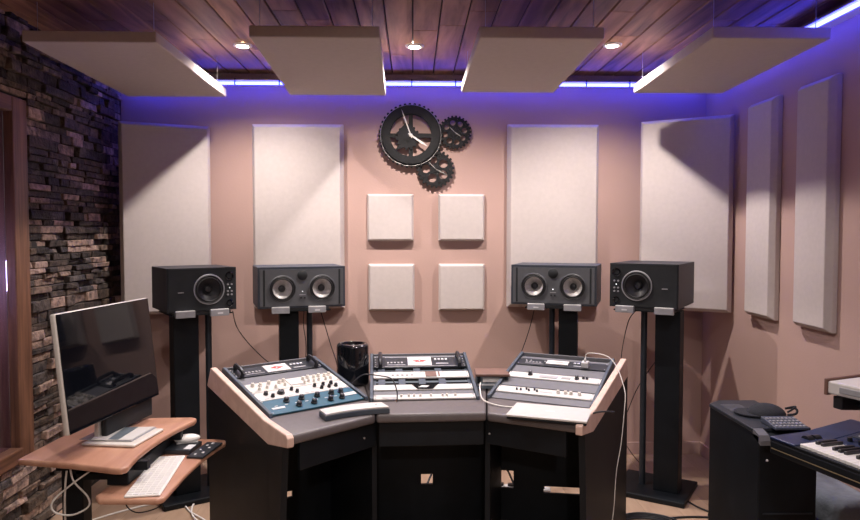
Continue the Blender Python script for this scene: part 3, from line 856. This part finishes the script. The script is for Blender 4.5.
for x in (-.11, -.075, -.05, -.02, .03, .085, .105, .145): knob(t, x, h*.6, .0065, .010, 'knobwhite')
strip(t, -.2, -.13, h*.2, h*.35, 'greyprint', 'print_line')

# right rack
blank('R', .002, .062); blank('R', .150, .238); blank('R', .318, .398); blank('R', .482, .515)
t, fw, h = top_unit('R', .400, .480, 'black patch unit with off-centre white label at top of right rack', -.02, False, False)
for x in (-.19, -.165, -.09): MB().sphere((x, h*.6, .008), .004, u=8, v=5).build('indicator', M['lightprint'], t)
t, fw, h = device('audio_interface', 'R', .240, .302, 'white', 'white interface with grey display, middle unit of the right rack', 'audio device')
knob(t, -.12, h*.6, .012, .018, 'knobblack'); knob(t, .115, h*.55, .011, .018, 'knobblack'); knob(t, .145, h*.72, .007, .012, 'knobblack'); knob(t, .162, h*.72, .007, .012, 'knobblack')
strip(t, -.07, .02, h*.25, h*.65, 'greyprint', 'display', .002); strip(t, .04, .085, h*.35, h*.65, 'greyprint', 'display', .002)
blank('R', .303, .316, 'black'); blank('R', .132, .148, 'black')
t, fw, h = device('mixer_unit', 'R', .065, .130, 'white', 'white unit with small knobs, lowest unit of the right rack', 'audio device')
for x in (-.135, -.115, -.09, -.075, -.05, -.035): knob(t, x, h*(.5 if int(x*1000) % 2 else .68), .0055, .010, 'knobblack', mark=False)
for x in (.065, .10, .125, .165): knob(t, x, h*.62, .009, .014, 'knobwhite')
strip(t, -.02, .04, h*.45, h*.52, 'greyprint', 'print_line')

# power adapter plug on the right rack with its white cable hanging off the desk
bc, rz, tilt, L_, w, zb = RACKS['R']
mt = Matrix.Translation((bc.x, bc.y, zb)) @ Euler((tilt, 0, rz)).to_matrix().to_4x4()
pl = thing('power_adapter', 'small grey plug standing on the top unit of the right rack', 'plug', mt @ Vector((.125, .425, .0062)), (tilt, 0, rz))
MB().box(-.018, .018, -.018, .018, 0, .030, .005).build('body', M['padlight'], pl)
MB().cyl((0, 0, .030), (0, 0, .044), .006, n=12).build('strain_relief', M['padlight'], pl)
q = mt @ Vector((.125, .425, .050))
m = MB(); m.tube([q, q + Vector((.02, 0, .030)), (.975, 3.30, .915), (1.0, 3.17, .80), (.985, 3.12, .70), (.965, 3.10, .55), (.945, 3.10, .42), (.935, 3.10, .25), (.915, 3.10, .1), (.90, 3.12, .01)], .0022)
tag(m.build('white_cable', M['cablewhite'], smooth=True), 'thin white cable looping off the right rack and down beside the desk', 'cable')
m = MB(); m.tube([(.33, 3.30, .80), (.315, 3.17, .80), (.325, 3.10, .765), (.40, 3.02, .757), (.50, 3.0, .757), (.56, 2.99, .757)], .0032)
tag(m.build('white_cable', M['cablewhite'], smooth=True), 'white cable curling from between racks to the white laptop', 'cable')
m = MB(); m.tube([(-.30, 3.30, .80), (-.24, 3.22, .86), (-.16, 3.20, .86), (-.10, 3.17, .85), (-.075, 3.13, .80), (-.075, 3.11, .756)], .003)
tag(m.build('black_cable', M['cableblack'], smooth=True), 'thin black cable arching over the left end of the centre rack', 'cable')

# cylinder computer between left and centre racks
mp = thing('cylinder_computer', 'glossy black cylindrical computer between the left and centre racks', 'computer', (-.313, 3.515, .753))
MB().lathe([(0, 0), (.078, 0), (.082, .006), (.083, .012), (.083, .195), (.080, .206), (.074, .211), (.062, .211), (.058, .204), (.056, .17), (0, .16)], n=64).build('case', M['blackgloss'], mp, True)
for k in range(7):
    a = -PI/2 + (k-3)*.20
    MB().sphere((.070*math.cos(a), .070*math.sin(a), .2115), .0022, u=8, v=5).build('vent_highlight', M['silver'], mp)
# small shelf unit in the right wedge
sb = thing('mini_patchbay', 'small brown-topped box between the centre and right racks', 'audio device', (.400, 3.43, .753), R(-2))
MB().box(-.085, .085, -.075, .075, .066, .078, .002).build('top_board', M['brown'], sb)
MB().box(-.080, .080, -.055, .07, 0, .066, .002).build('body', M['vent'], sb)
MB().box(-.05, .04, -.060, -.055, .035, .058).build('label_plate', M['label'], sb)
MB().box(-.075, .075, -.059, -.055, .018, .026).build('rail', M['lightprint'], sb)
for x in (-.068, .068): MB().box(x-.008, x+.008, -.068, -.055, .03, .064, .002).build('bracket', M['black'], sb)

# white curved remote on the left of the desk
wd = thing('white_remote_console', 'white-topped curved remote lying on the desk before the left rack', 'remote control', (-.258, 2.922, .7525), R(25))
m = MB()
top = []
n = 14
for i in range(n + 1):
    u = -.145 + .29*i/n; top.append((u, .055 - .022*(u/.145)**2))
bot = [(u, y - .095) for u, y in reversed(top)]
m.prism(top + bot, .0, .022, 'XY', .003); m.build('base', M['cheek'], wd)
m = MB(); m.prism([(u*.985, y-.002) for u, y in top] + [(u*.985, y+.004) for u, y in bot], .022, .030, 'XY', .002); m.build('top_cover', M['white'], wd)
MB().lathe([(0, .001), (.011, .001), (.012, 0)], (.105, .0, .030), (0, 0, 1), 20).build('dial', M['lightprint'], wd)
MB().lathe([(0, .0015), (.005, .001), (.005, 0)], (.105, .0, .031), (0, 0, 1), 14).build('dial_centre', M['greyprint'], wd)

# closed white laptop on the right of the desk
lp = thing('laptop', 'closed white laptop lying before the right rack', 'laptop', (.585, 2.866, .7525), R(-21))
MB().box(-.165, .165, -.105, .105, 0, .011, .004).build('base', M['black'], lp)
MB().box(-.168, .168, -.108, .107, .012, .021, .003).build('lid', M['white'], lp)
MB().box(-.02, .02, -.006, .010, .021, .0213).build('faint_mark', M['keygrey'], lp)
m = MB(); m.tube([(.755, 2.86, .762), (.80, 2.85, .775), (.86, 2.86, .77)], .004); tag(m.build('black_cable', M['cableblack'], smooth=True), 'short black plug lead sticking out right of the white laptop', 'cable')

# ------------------------------------------------------------------ left computer desk
cd = thing('computer_desk', 'two-tier cherry wood computer desk on a black column, left of the studio desk', 'desk', (-1.30, 2.75, 0))
o3 = Vector((1.30, -2.75, 0))
def cdm(): m = MB(); m.T = Matrix.Translation(o3); return m
def arc(p0, p1, bulge, n=12):
    p0, p1 = Vector(p0), Vector(p1); mid = (p0 + p1)/2; d = p1 - p0; nn = Vector((-d.y, d.x)).normalized()
    c = mid + nn*bulge*2
    return [tuple((1-t)**2*p0 + 2*t*(1-t)*c + t*t*p1) for t in [i/n for i in range(n+1)]]
shelf = [(-1.462, 2.515)] + [(-1.235, 2.462)] + [(-1.06, 2.405), (-1.035, 2.405), (-1.020, 2.425)] + arc((-1.030, 2.50), (-.985, 2.985), .022, 8) + [(-.972, 3.02), (-.975, 3.06), (-1.0, 3.078), (-1.386, 3.064), (-1.445, 2.78)]
m = cdm(); m.prism(shelf, .678, .702, 'XY', .008, 3); m.build('upper_shelf', M['deskwood'], cd, True)
tray = [(-1.135, 2.42), (-1.11, 2.385), (-.90, 2.378), (-.882, 2.40)] + arc((-.884, 2.55), (-.850, 2.98), .012, 8) + [(-.838, 3.03), (-.848, 3.065), (-.90, 3.082), (-1.10, 3.085), (-1.125, 2.7)]
m = cdm(); m.prism(tray, .578, .600, 'XY', .008, 3); m.build('keyboard_tray', M['deskwood'], cd, True)
m = cdm(); m.box(-1.42, -1.335, 2.74, 2.82, .03, .68, .006); m.build('column', M['black'], cd)
m = cdm(); m.box(-1.62, -1.12, 2.70, 2.86, 0, .03, .006); m.build('foot', M['black'], cd)
for yy in (2.55, 2.92):
    m = cdm(); m.box(-1.34, -1.00, yy, yy+.03, .645, .678); m.build('support_arm', M['black'], cd)
m = cdm(); m.box(-1.36, -1.06, 2.70, 2.86, .555, .578); m.box(-1.37, -1.34, 2.70, 2.86, .555, .66); m.build('tray_bracket', M['black'], cd)
m = cdm(); m.box(-1.13, -1.05, 2.50, 3.02, .606, .66, .004); m.build('drawer_rail', M['black'], cd)

mo = thing('computer_monitor', 'large black glass computer monitor with silver edge on the cherry desk', 'monitor', (-1.197, 2.775, .704), R(81.5))
# local: x along width (viewer-left to right when facing), -y is the screen side
ti = R(-6)
Tm = Matrix.Translation((0, 0, .098)) @ Matrix.Rotation(ti, 4, 'X')
def mm(): m = MB(); m.T = Tm; return m
m = mm(); m.box(-.315, .310, 0, .025, 0, .445, .008, 3); bd = m.build('housing', M['alu'], mo, True)
m = mm(); m.box(-.312, .307, -.0025, .0, .003, .442, .002); m.build('screen', M['screen'], mo)
m = mm(); m.box(-.03, .03, .022, .03, .06, .2); m.build('hinge', M['alu'], mo)
MB().prism([(.051, .26), (.066, .26), (.072, .012), (.055, .012)], -.06, .06, 'YZ').build('neck', M['alu'], mo)
MB().box(-.125, .105, -.135, .085, 0, .010, .004).build('foot_plate', M['alu'], mo)
MB().box(-.05, .30, .026, .050, .0105, .110, .006).build('stand_riser', M['blackmatte'], mo, label='black riser under the screen')
sleeve = thing('paper_sleeve', 'clear plastic sleeve holding white and grey papers before the monitor', 'papers', (-1.180, 2.745, .7165), R(10))
MB().prism([(-.10, -.045), (.055, -.075), (.11, .10), (-.10, .12)], .002, .0045).build('white_paper', M['white'], sleeve)
MB().prism([(-.035, -.055), (.005, -.065), (.045, .105), (-.01, .11)], .0046, .0056).build('grey_band', M['vent'], sleeve, label='slate grey printed band')
MB().prism([(-.15, -.02), (.06, -.085), (.118, .10), (-.10, .14)], .0, .0015).build('sleeve_back', M['sleeve'], sleeve)

kb = thing('computer_keyboard', 'flat white computer keyboard on the lower cherry tray', 'keyboard', (-.985, 2.610, .6005), R(97))
MB().box(-.215, .215, -.060, .064, 0, .008, .004, 3).build('case', M['keywhite'], kb)
for r_ in range(5):
    for c_ in range(18):
        x0 = -.207 + c_*.0232; y0 = -.052 + r_*.0225
        if r_ == 0 and 4 <= c_ <= 7:
            if c_ == 4: MB().box(x0, x0+.0232*4-.003, y0, y0+.019, .008, .0098).build('key', M['keygrey'], kb)
            continue
        MB().box(x0, x0+.0202, y0, y0+.0195, .008, .0098).build('key', M['keygrey'], kb)
ms = thing('computer_mouse', 'white oval computer mouse beyond the keyboard', 'mouse', (-.988, 2.965, .6215), R(20))
MB().sphere((0, 0, .0165), .055, (1, .55, .34), 28, 16).build('shell', M['keywhite'], ms, True)
MB().box(-.045, .045, -.022, .022, 0, .006, .002).build('underside', M['padlight'], ms)
bk = thing('numeric_controller', 'black button pad with pale marks at the far end of the tray', 'controller', (-.893, 2.905, .6005), R(82))
MB().box(-.100, .100, -.036, .036, 0, .009, .003).build('case', M['bface'], bk)
for x, y, s in ((-.07, .01, .006), (-.045, -.012, .007), (-.01, .015, .005), (.02, -.01, .007), (.05, .012, .006), (.078, 0, .008)):
    MB().box(x-s, x+s, y-s*.7, y+s*.7, .009, .0105).build('button', M['lightprint'], bk)
bk = thing('black_notepad', 'flat black card pad with a pale label under the white mouse', 'pad', (-.995, 2.925, .6005), R(85))
MB().box(-.065, .065, -.06, .055, 0, .020, .003).build('cover', M['bface'], bk)
MB().box(-.05, .01, -.056, -.025, .020, .0208).build('label_plate', M['lightprint'], bk)
# cables of the left desk
m = MB(); m.tube([(-1.30, 2.56, .675), (-1.31, 2.56, .60), (-1.315, 2.56, .50), (-1.31, 2.56, .40), (-1.29, 2.57, .25), (-1.27, 2.6, .05), (-1.27, 2.62, .006)], .0038)
tag(m.build('white_cable', M['cablewhite'], smooth=True), 'white cable hanging straight down behind the cherry desk corner', 'cable')
m = MB(); m.tube([(-1.275, 2.525, .675), (-1.255, 2.51, .62), (-1.20, 2.50, .565), (-1.195, 2.49, .53), (-1.25, 2.48, .505), (-1.315, 2.485, .515), (-1.32, 2.49, .555), (-1.26, 2.52, .61), (-1.17, 2.56, .672)], .0034)
tag(m.build('white_cable', M['cablewhite'], smooth=True), 'white cable looped under the cherry desk corner', 'cable')
m = MB(); m.tube([(-1.80, 3.45, .006), (-1.70, 3.62, .006), (-1.50, 3.80, .006), (-1.33, 3.83, .006), (-1.22, 3.70, .006), (-1.12, 3.60, .006), (-1.04, 3.50, .006)], .005)
tag(m.build('white_cable', M['cablewhite'], smooth=True), 'white cable snaking across the floor under the keyboard tray', 'cable')
m = MB(); m.tube([(-1.10, 3.52, .008), (-1.20, 3.66, .010), (-1.235, 3.82, .008), (-1.16, 3.90, .008), (-1.05, 3.93, .008)], .005)
tag(m.build('white_cable', M['cablewhite'], smooth=True), 'white cable curving up toward the left stand on the floor', 'cable')
m = MB(); m.tube([(-1.04, 2.45, .578), (-1.035, 2.45, .545), (-.99, 2.44, .528), (-.92, 2.45, .545), (-.90, 2.46, .578)], .0022)
tag(m.build('black_cable', M['cableblack'], smooth=True), 'thin black wire looped below the keyboard tray', 'cable')

# ------------------------------------------------------------------ speaker cables
def cable(pts, label, r=.0028, matl='cableblack', name='black_cable'):
    m = MB(); m.tube(pts, r); tag(m.build(name, M[matl], smooth=True), label, 'cable', 'loose cables')
cable([(-1.10, 4.16, 1.06), (-1.10, 4.25, .95), (-1.05, 4.32, .84), (-.96, 4.36, .73), (-.88, 4.35, .66), (-.85, 4.30, .5)], 'black cable drooping from the outer left speaker to the desk')
cable([(-.60, 4.36, 1.062), (-.575, 4.40, .95), (-.535, 4.42, .80), (-.50, 4.42, .69), (-.48, 4.40, .55)], 'black cable hanging right of the left inner stand')
cable([(-.69, 4.32, 1.062), (-.70, 4.34, .95), (-.685, 4.34, .82), (-.69, 4.34, .6), (-.68, 4.34, .4)], 'black cable running down the left inner stand pole')
cable([(.80, 4.42, 1.06), (.77, 4.46, .90), (.72, 4.48, .74), (.66, 4.46, .60)], 'black cable hanging behind the right rack from inner speaker')
cable([(1.385, 4.16, 1.06), (1.36, 4.24, .98), (1.335, 4.28, .80), (1.32, 4.26, .66), (1.31, 4.22, .5)], 'black cable hanging left of the outer right pole')
cable([(1.60, 4.20, .80), (1.55, 4.30, .70), (1.47, 4.38, .52), (1.42, 4.42, .36), (1.375, 4.44, .22), (1.43, 4.42, .10), (1.50, 4.40, .01)], 'black cable crossing behind the outer right stand pole')
# floor cable coil
m = MB()
for k in range(4):
    m.tube([(1.215 + (.165 + .006*k)*math.cos(2*PI*i/40 + k) + .004*math.sin(i*.7+k), 3.385 + (.175 + .004*k)*math.sin(2*PI*i/40 + k), .008 + .007*k) for i in range(40)], .0055, 8, 0, True)
tag(m.build('cable_coil', M['cableblack'], smooth=True), 'coiled black cable lying on the floor before the outer right stand', 'cable coil')
cable([(1.12, 3.46, .006), (1.20, 3.53, .006), (1.24, 3.50, .006), (1.33, 3.52, .006), (1.42, 3.46, .006)], 'thin black wire inside the coil on the floor', .003)
cable([(1.55, 3.90, .006), (1.58, 3.72, .006), (1.64, 3.60, .006), (1.70, 3.45, .006)], 'black cable lying between the right stand and the black cabinet', .005)
cable([(1.38, 3.56, .006), (1.50, 3.57, .006), (1.60, 3.56, .006)], 'short black cable with a plug on the floor near the coil', .005)
pg = thing('floor_plug', 'black plug head on the floor left of the black cabinet', 'plug', (1.62, 3.56, 0), R(20))
MB().box(-.03, .03, -.022, .022, 0, .028, .008).build('body', M['rubber'], pg); MB().cyl((.03, 0, .014), (.05, 0, .014), .008, n=12).build('strain_relief', M['rubber'], pg)

# ------------------------------------------------------------------ black cabinet with cap and controller
cb = thing('equipment_cabinet', 'tall black equipment cabinet with vented top by the right wall', 'cabinet', (1.365, 2.62, 0))
body = [(0, 0), (.235, 0), (.235, .50), (.07, .505), (0, .445)]
m = MB(); m.prism(body, .0, .735, 'XY', .004); m.build('body', M['black'], cb)
m = MB(); m.prism([(-.003, .05), (.238, .05), (.238, .503), (.068, .508), (-.003, .447)], .735, .752, 'XY', .004); m.build('top_panel', M['darkmetal'], cb)
m = MB(); m.prism([(.0, .738), (.05, .751), (.05, .725), (-.012, .70), (-.012, .718)], .0, .040, 'YZ'); m.build('sloped_front', M['blank'], cb, label='grey sloped front edge')
for i in range(6):
    MB().box(.035, .125, .30+i*.022, .309+i*.022, .752, .754).build('vent_slot', M['blank'], cb)
MB().sphere((.03, -.008, .64), .005, u=8, v=6).build('power_light', M['lightprint'], cb)
for z_ in (.42, .25): MB().box(.02, .22, -.004, .002, z_, z_+.006).build('panel_seam', M['darkmetal'], cb)
cp = thing('baseball_cap', 'black baseball cap lying on the black cabinet', 'cap', (1.520, 2.86, .7545), R(-18))
m = MB(); m.sphere((0, 0, .0), .078, (1.0, 1.0, .62), 28, 14)
for v in m.bm.verts:
    if v.co.z < 0: v.co.z = 0
m.build('crown', M['capcloth'], cp, True)
m = MB()
br = [(-.070*math.cos(a), .075*math.sin(a)) for a in [R(-70 + 140*i/10) for i in range(11)]]
br2 = [(-.055 - .075*math.cos(a), .072*math.sin(a)) for a in [R(75 - 150*i/10) for i in range(11)]]
m.prism(br + br2, .003, .008); m.build('brim', M['capcloth'], cp, True)
m = MB(); m.tube([(.075, -.03, .012), (.105, -.035, .020), (.118, -.0, .028), (.108, .03, .03), (.078, .03, .025)], .005); m.tube([(.078, -.015, .02), (.10, -.02, .038), (.112, .005, .042), (.082, .02, .03)], .004)
m.build('strap', M['capcloth'], cp, True)
ct = thing('desktop_controller', 'small dark controller with rows of buttons on the cabinet front edge', 'controller', (1.505, 2.705, .7535), R(0))
m = MB(); m.prism([(-.075, .0), (.045, .0), (.045, .026), (-.075, .010)], -.068, .068, 'YZ', .003); m.build('case', M['synthpanel'], ct)
for r_ in range(4):
    for c_ in range(8):
        x = -.056 + c_*.016; y = -.058 + r_*.025; z_ = .012 + (y+.075)*.133
        MB().box(x-.0045, x+.0045, y-.006, y+.006, z_-.003, z_+.001).build('button', M['greyprint'], ct)
ct.location.z = .7535

# ------------------------------------------------------------------ synthesizers
def keys(t, x0, n, y0, dep, z, kw=.0235):
    """keys along +x, fronts at y0; returns nothing"""
    for i in range(n):
        MB().box(x0+i*kw+.0006, x0+(i+1)*kw-.0006, y0, y0+dep, z-.012, z, .001, 1).build('white_key', M['keywhite'], t)
        if i % 7 in (0, 1, 3, 4, 5) and i < n-1:
            MB().box(x0+(i+1)*kw-.0065, x0+(i+1)*kw+.0065, y0+dep*.36, y0+dep, z-.002, z+.011, .0015, 1).build('black_key', M['knobblack'], t)
sr = R(-90 + 15)   # long axis runs toward the viewer
sy = thing('synthesizer', 'navy blue synthesizer keyboard on a black stand at right edge', 'synthesizer', (1.335, 2.485, .703), sr)
L_ = 1.0; Dp = .40
# local x = along keys (toward the viewer), local y = away from player (toward right wall)
MB().box(0, L_, 0, Dp, .010, .060, .006).build('casing', M['black'], sy)
m = MB(); m.prism([(0.0, .060), (Dp, .060), (Dp, .105), (Dp-.02, .108), (.16, .078), (.0, .074)], .0, .115, 'YZ', .003); m.build('end_block', M['synth'], sy)
m = MB(); m.prism([(.165, .060), (Dp, .060), (Dp, .105), (Dp-.02, .108), (.165, .078)], .115, L_, 'YZ', .003); m.build('top_panel', M['synth'], sy)
MB().box(0.0, L_, .0, .018, .060, .070, .002).build('key_slip', M['black'], sy)
MB().box(0.01, L_, -.002, .0, .030, .033).build('pinstripe', M['gold'], sy)
keys(sy, .120, 36, .020, .140, .079)
for y in (.05, .085):
    MB().cyl((.075, y+.04, .066), (.075, y+.066, .066), .022, n=20).build('pitch_wheel', M['knobblack'], sy)
m = MB(); T2 = Matrix.Translation((0, .165, .0785)) @ Matrix.Rotation(math.atan2(.030, .215), 4, 'X')
m.T = T2; m.box(.135, .50, .075, .21, 0, .002); m.build('control_area', M['synthpanel'], sy)
for r_ in range(4):
    for c_ in range(9):
        m = MB(); m.T = T2; m.box(.150+c_*.032, .167+c_*.032, .088+r_*.030, .100+r_*.030, .002, .006, .001, 1); m.build('button', M['greyprint'], sy)
for c_ in range(6):
    m = MB(); m.T = T2; m.lathe([(.009, 0), (.008, .014), (0, .014)], (.16+c_*.045, .04, .0), (0, 0, 1), 14); m.build('knob', M['knobblack'], sy)
m = MB(); m.T = T2; m.box(.55, .71, .07, .18, 0, .004, .002); m.build('display', M['blackgloss'], sy)

up = thing('white_synthesizer', 'white synthesizer on the upper tier at right edge', 'synthesizer', (1.548, 2.500, .935), R(-90 + 22))
MB().box(.012, 1.0, 0, .33, 0, .048, .006).build('casing', M['white'], up)
MB().box(0, .014, -.004, .335, -.006, .056, .003).build('end_cheek', M['brown'], up, label='brown wooden end cheek')
MB().box(.06, 1.0, -.004, .004, .012, .034, .002).build('front_recess', M['padgrey'], up)
MB().box(.05, .10, .20, .27, .048, .056, .004).build('joystick_pad', M['synth'], up)
MB().box(.09, .13, .235, .28, .048, .056, .004).build('joystick_pad', M['synth'], up)
MB().sphere((.165, .20, .052), .016, (1, 1, .8)).build('joystick', M['knobblack'], up, True)
keys(up, .21, 20, .010, .13, .060)
MB().box(.21, .99, .15, .32, .048, .052, .002).build('control_area', M['keygrey'], up)
for i in range(8): MB().cyl((.25+i*.07, .24, .052), (.25+i*.07, .24, .066), .010, n=14).build('knob', M['knobblack'], up)

st = thing('keyboard_stand', 'black metal two-tier stand carrying both synthesizers', 'keyboard stand', (1.335, 2.485, 0), sr)
for x in (.42, .80):
    n0 = 'leg'
    m = MB(); m.T = Matrix.Identity(4)
    MB().tube([(x, .02, .64), (x, .42, .02)], .018, 10, 0).build('leg', M['black'], st, True)
    MB().tube([(x+.03, .38, .64), (x+.03, .0, .02)], .018, 10, 0).build('leg', M['black'], st, True)
    MB().box(x-.02, x+.05, -.01, .41, .675, .712, .004).build('tier_arm', M['black'], st)
MB().tube([(.36, .16, .655), (.90, .16, .655)], .015, 10, 0).build('cross_bar', M['black'], st, True)
MB().tube([(.36, .34, .655), (.90, .34, .655)], .015, 10, 0).build('cross_bar', M['black'], st, True)
for x in (.34, .72):
    MB().tube([(x, .425, .01), (x, .425, .86), (x, .40, .90)], .014, 10, 0).build('upright', M['black'], st, True)
    MB().prism([(.10, .900), (.43, .895), (.43, .925), (.10, .925)], x-.02, x+.02, 'YZ').build('upper_arm', M['black'], st)
MB().prism([(.235, .880), (.36, .870), (.36, .925), (.235, .926)], .055, .095, 'YZ', .004).build('arm_pad', M['rubber'], st)
MB().tube([(.06, .30, .905), (.34, .41, .86)], .012, 8, 0).build('arm_strut', M['black'], st, True)
cable([(1.90, 2.50, .78), (1.86, 2.60, .84), (1.80, 2.60, .82), (1.74, 2.56, .79)], 'black cable looping at the back corner of the navy synthesizer', .004)
gb = thing('gear_bag', 'grey cloth gear bag slumped against the right wall behind the black cabinet', 'bag', (1.845, 3.02, 0), R(-88))
MB().box(-.29, .29, -.11, .11, 0, .42, .05, 4).build('bag_body', M['greycloth'], gb, True)
MB().box(-.28, .28, -.116, -.108, .30, .31).build('zip', M['rubber'], gb)

# ------------------------------------------------------------------ clutter under the studio desk
bx = thing('power_strip', 'pale power strip on the floor under the studio desk', 'power strip', (.64, 3.95, 0), R(-12))
MB().box(-.17, .17, -.028, .028, 0, .035, .005).build('body', M['padlight'], bx)
for i in range(5): MB().box(-.14+i*.06, -.105+i*.06, -.014, .014, .035, .05, .003).build('plug', M['knobblack'], bx)
for i, (a, b) in enumerate((((.40, 3.95), (.60, 3.9)), ((.62, 3.85), (.95, 3.98)), ((-.02, 3.9), (.22, 4.0)), ((-.55, 3.85), (-.30, 3.98)), ((-.75, 3.75), (-.60, 3.95)))):
    pts = [(a[0] + (b[0]-a[0])*t, a[1] + (b[1]-a[1])*t + .05*math.sin(9*t+i), .03 + .16*abs(math.sin(3.1*t + i))) for t in [k/6 for k in range(7)]]
    cable(pts, ['black cable tangle right of the centre leg under the desk', 'black cable behind the power strip under the desk', 'black cable under the centre of the studio desk', 'black cable under the left rack of the studio desk', 'black cable under the far left of the studio desk'][i], .006)

# ------------------------------------------------------------------ world, camera, view
w = bpy.data.worlds.new('World'); SC.world = w; w.use_nodes = True
w.node_tree.nodes['Background'].inputs['Color'].default_value = (.80, .66, .62, 1)
w.node_tree.nodes['Background'].inputs['Strength'].default_value = .07

cam = bpy.data.cameras.new('Camera'); co = bpy.data.objects.new('Camera', cam); COL.objects.link(co)
cam.sensor_width = 36; cam.sensor_fit = 'HORIZONTAL'; cam.lens = 680/860*36; cam.clip_start = .02
co.location = (0, 0, 1.54)
co.rotation_euler = (PI/2 - math.atan(28/680), 0, -math.atan(17/680))
SC.camera = co
SC.view_settings.view_transform = 'Standard'; SC.view_settings.look = 'None'
SC.view_settings.exposure = 0.08; SC.view_settings.gamma = 1.0
SC.view_settings.use_curve_mapping = False
SC.cycles.max_bounces = 8
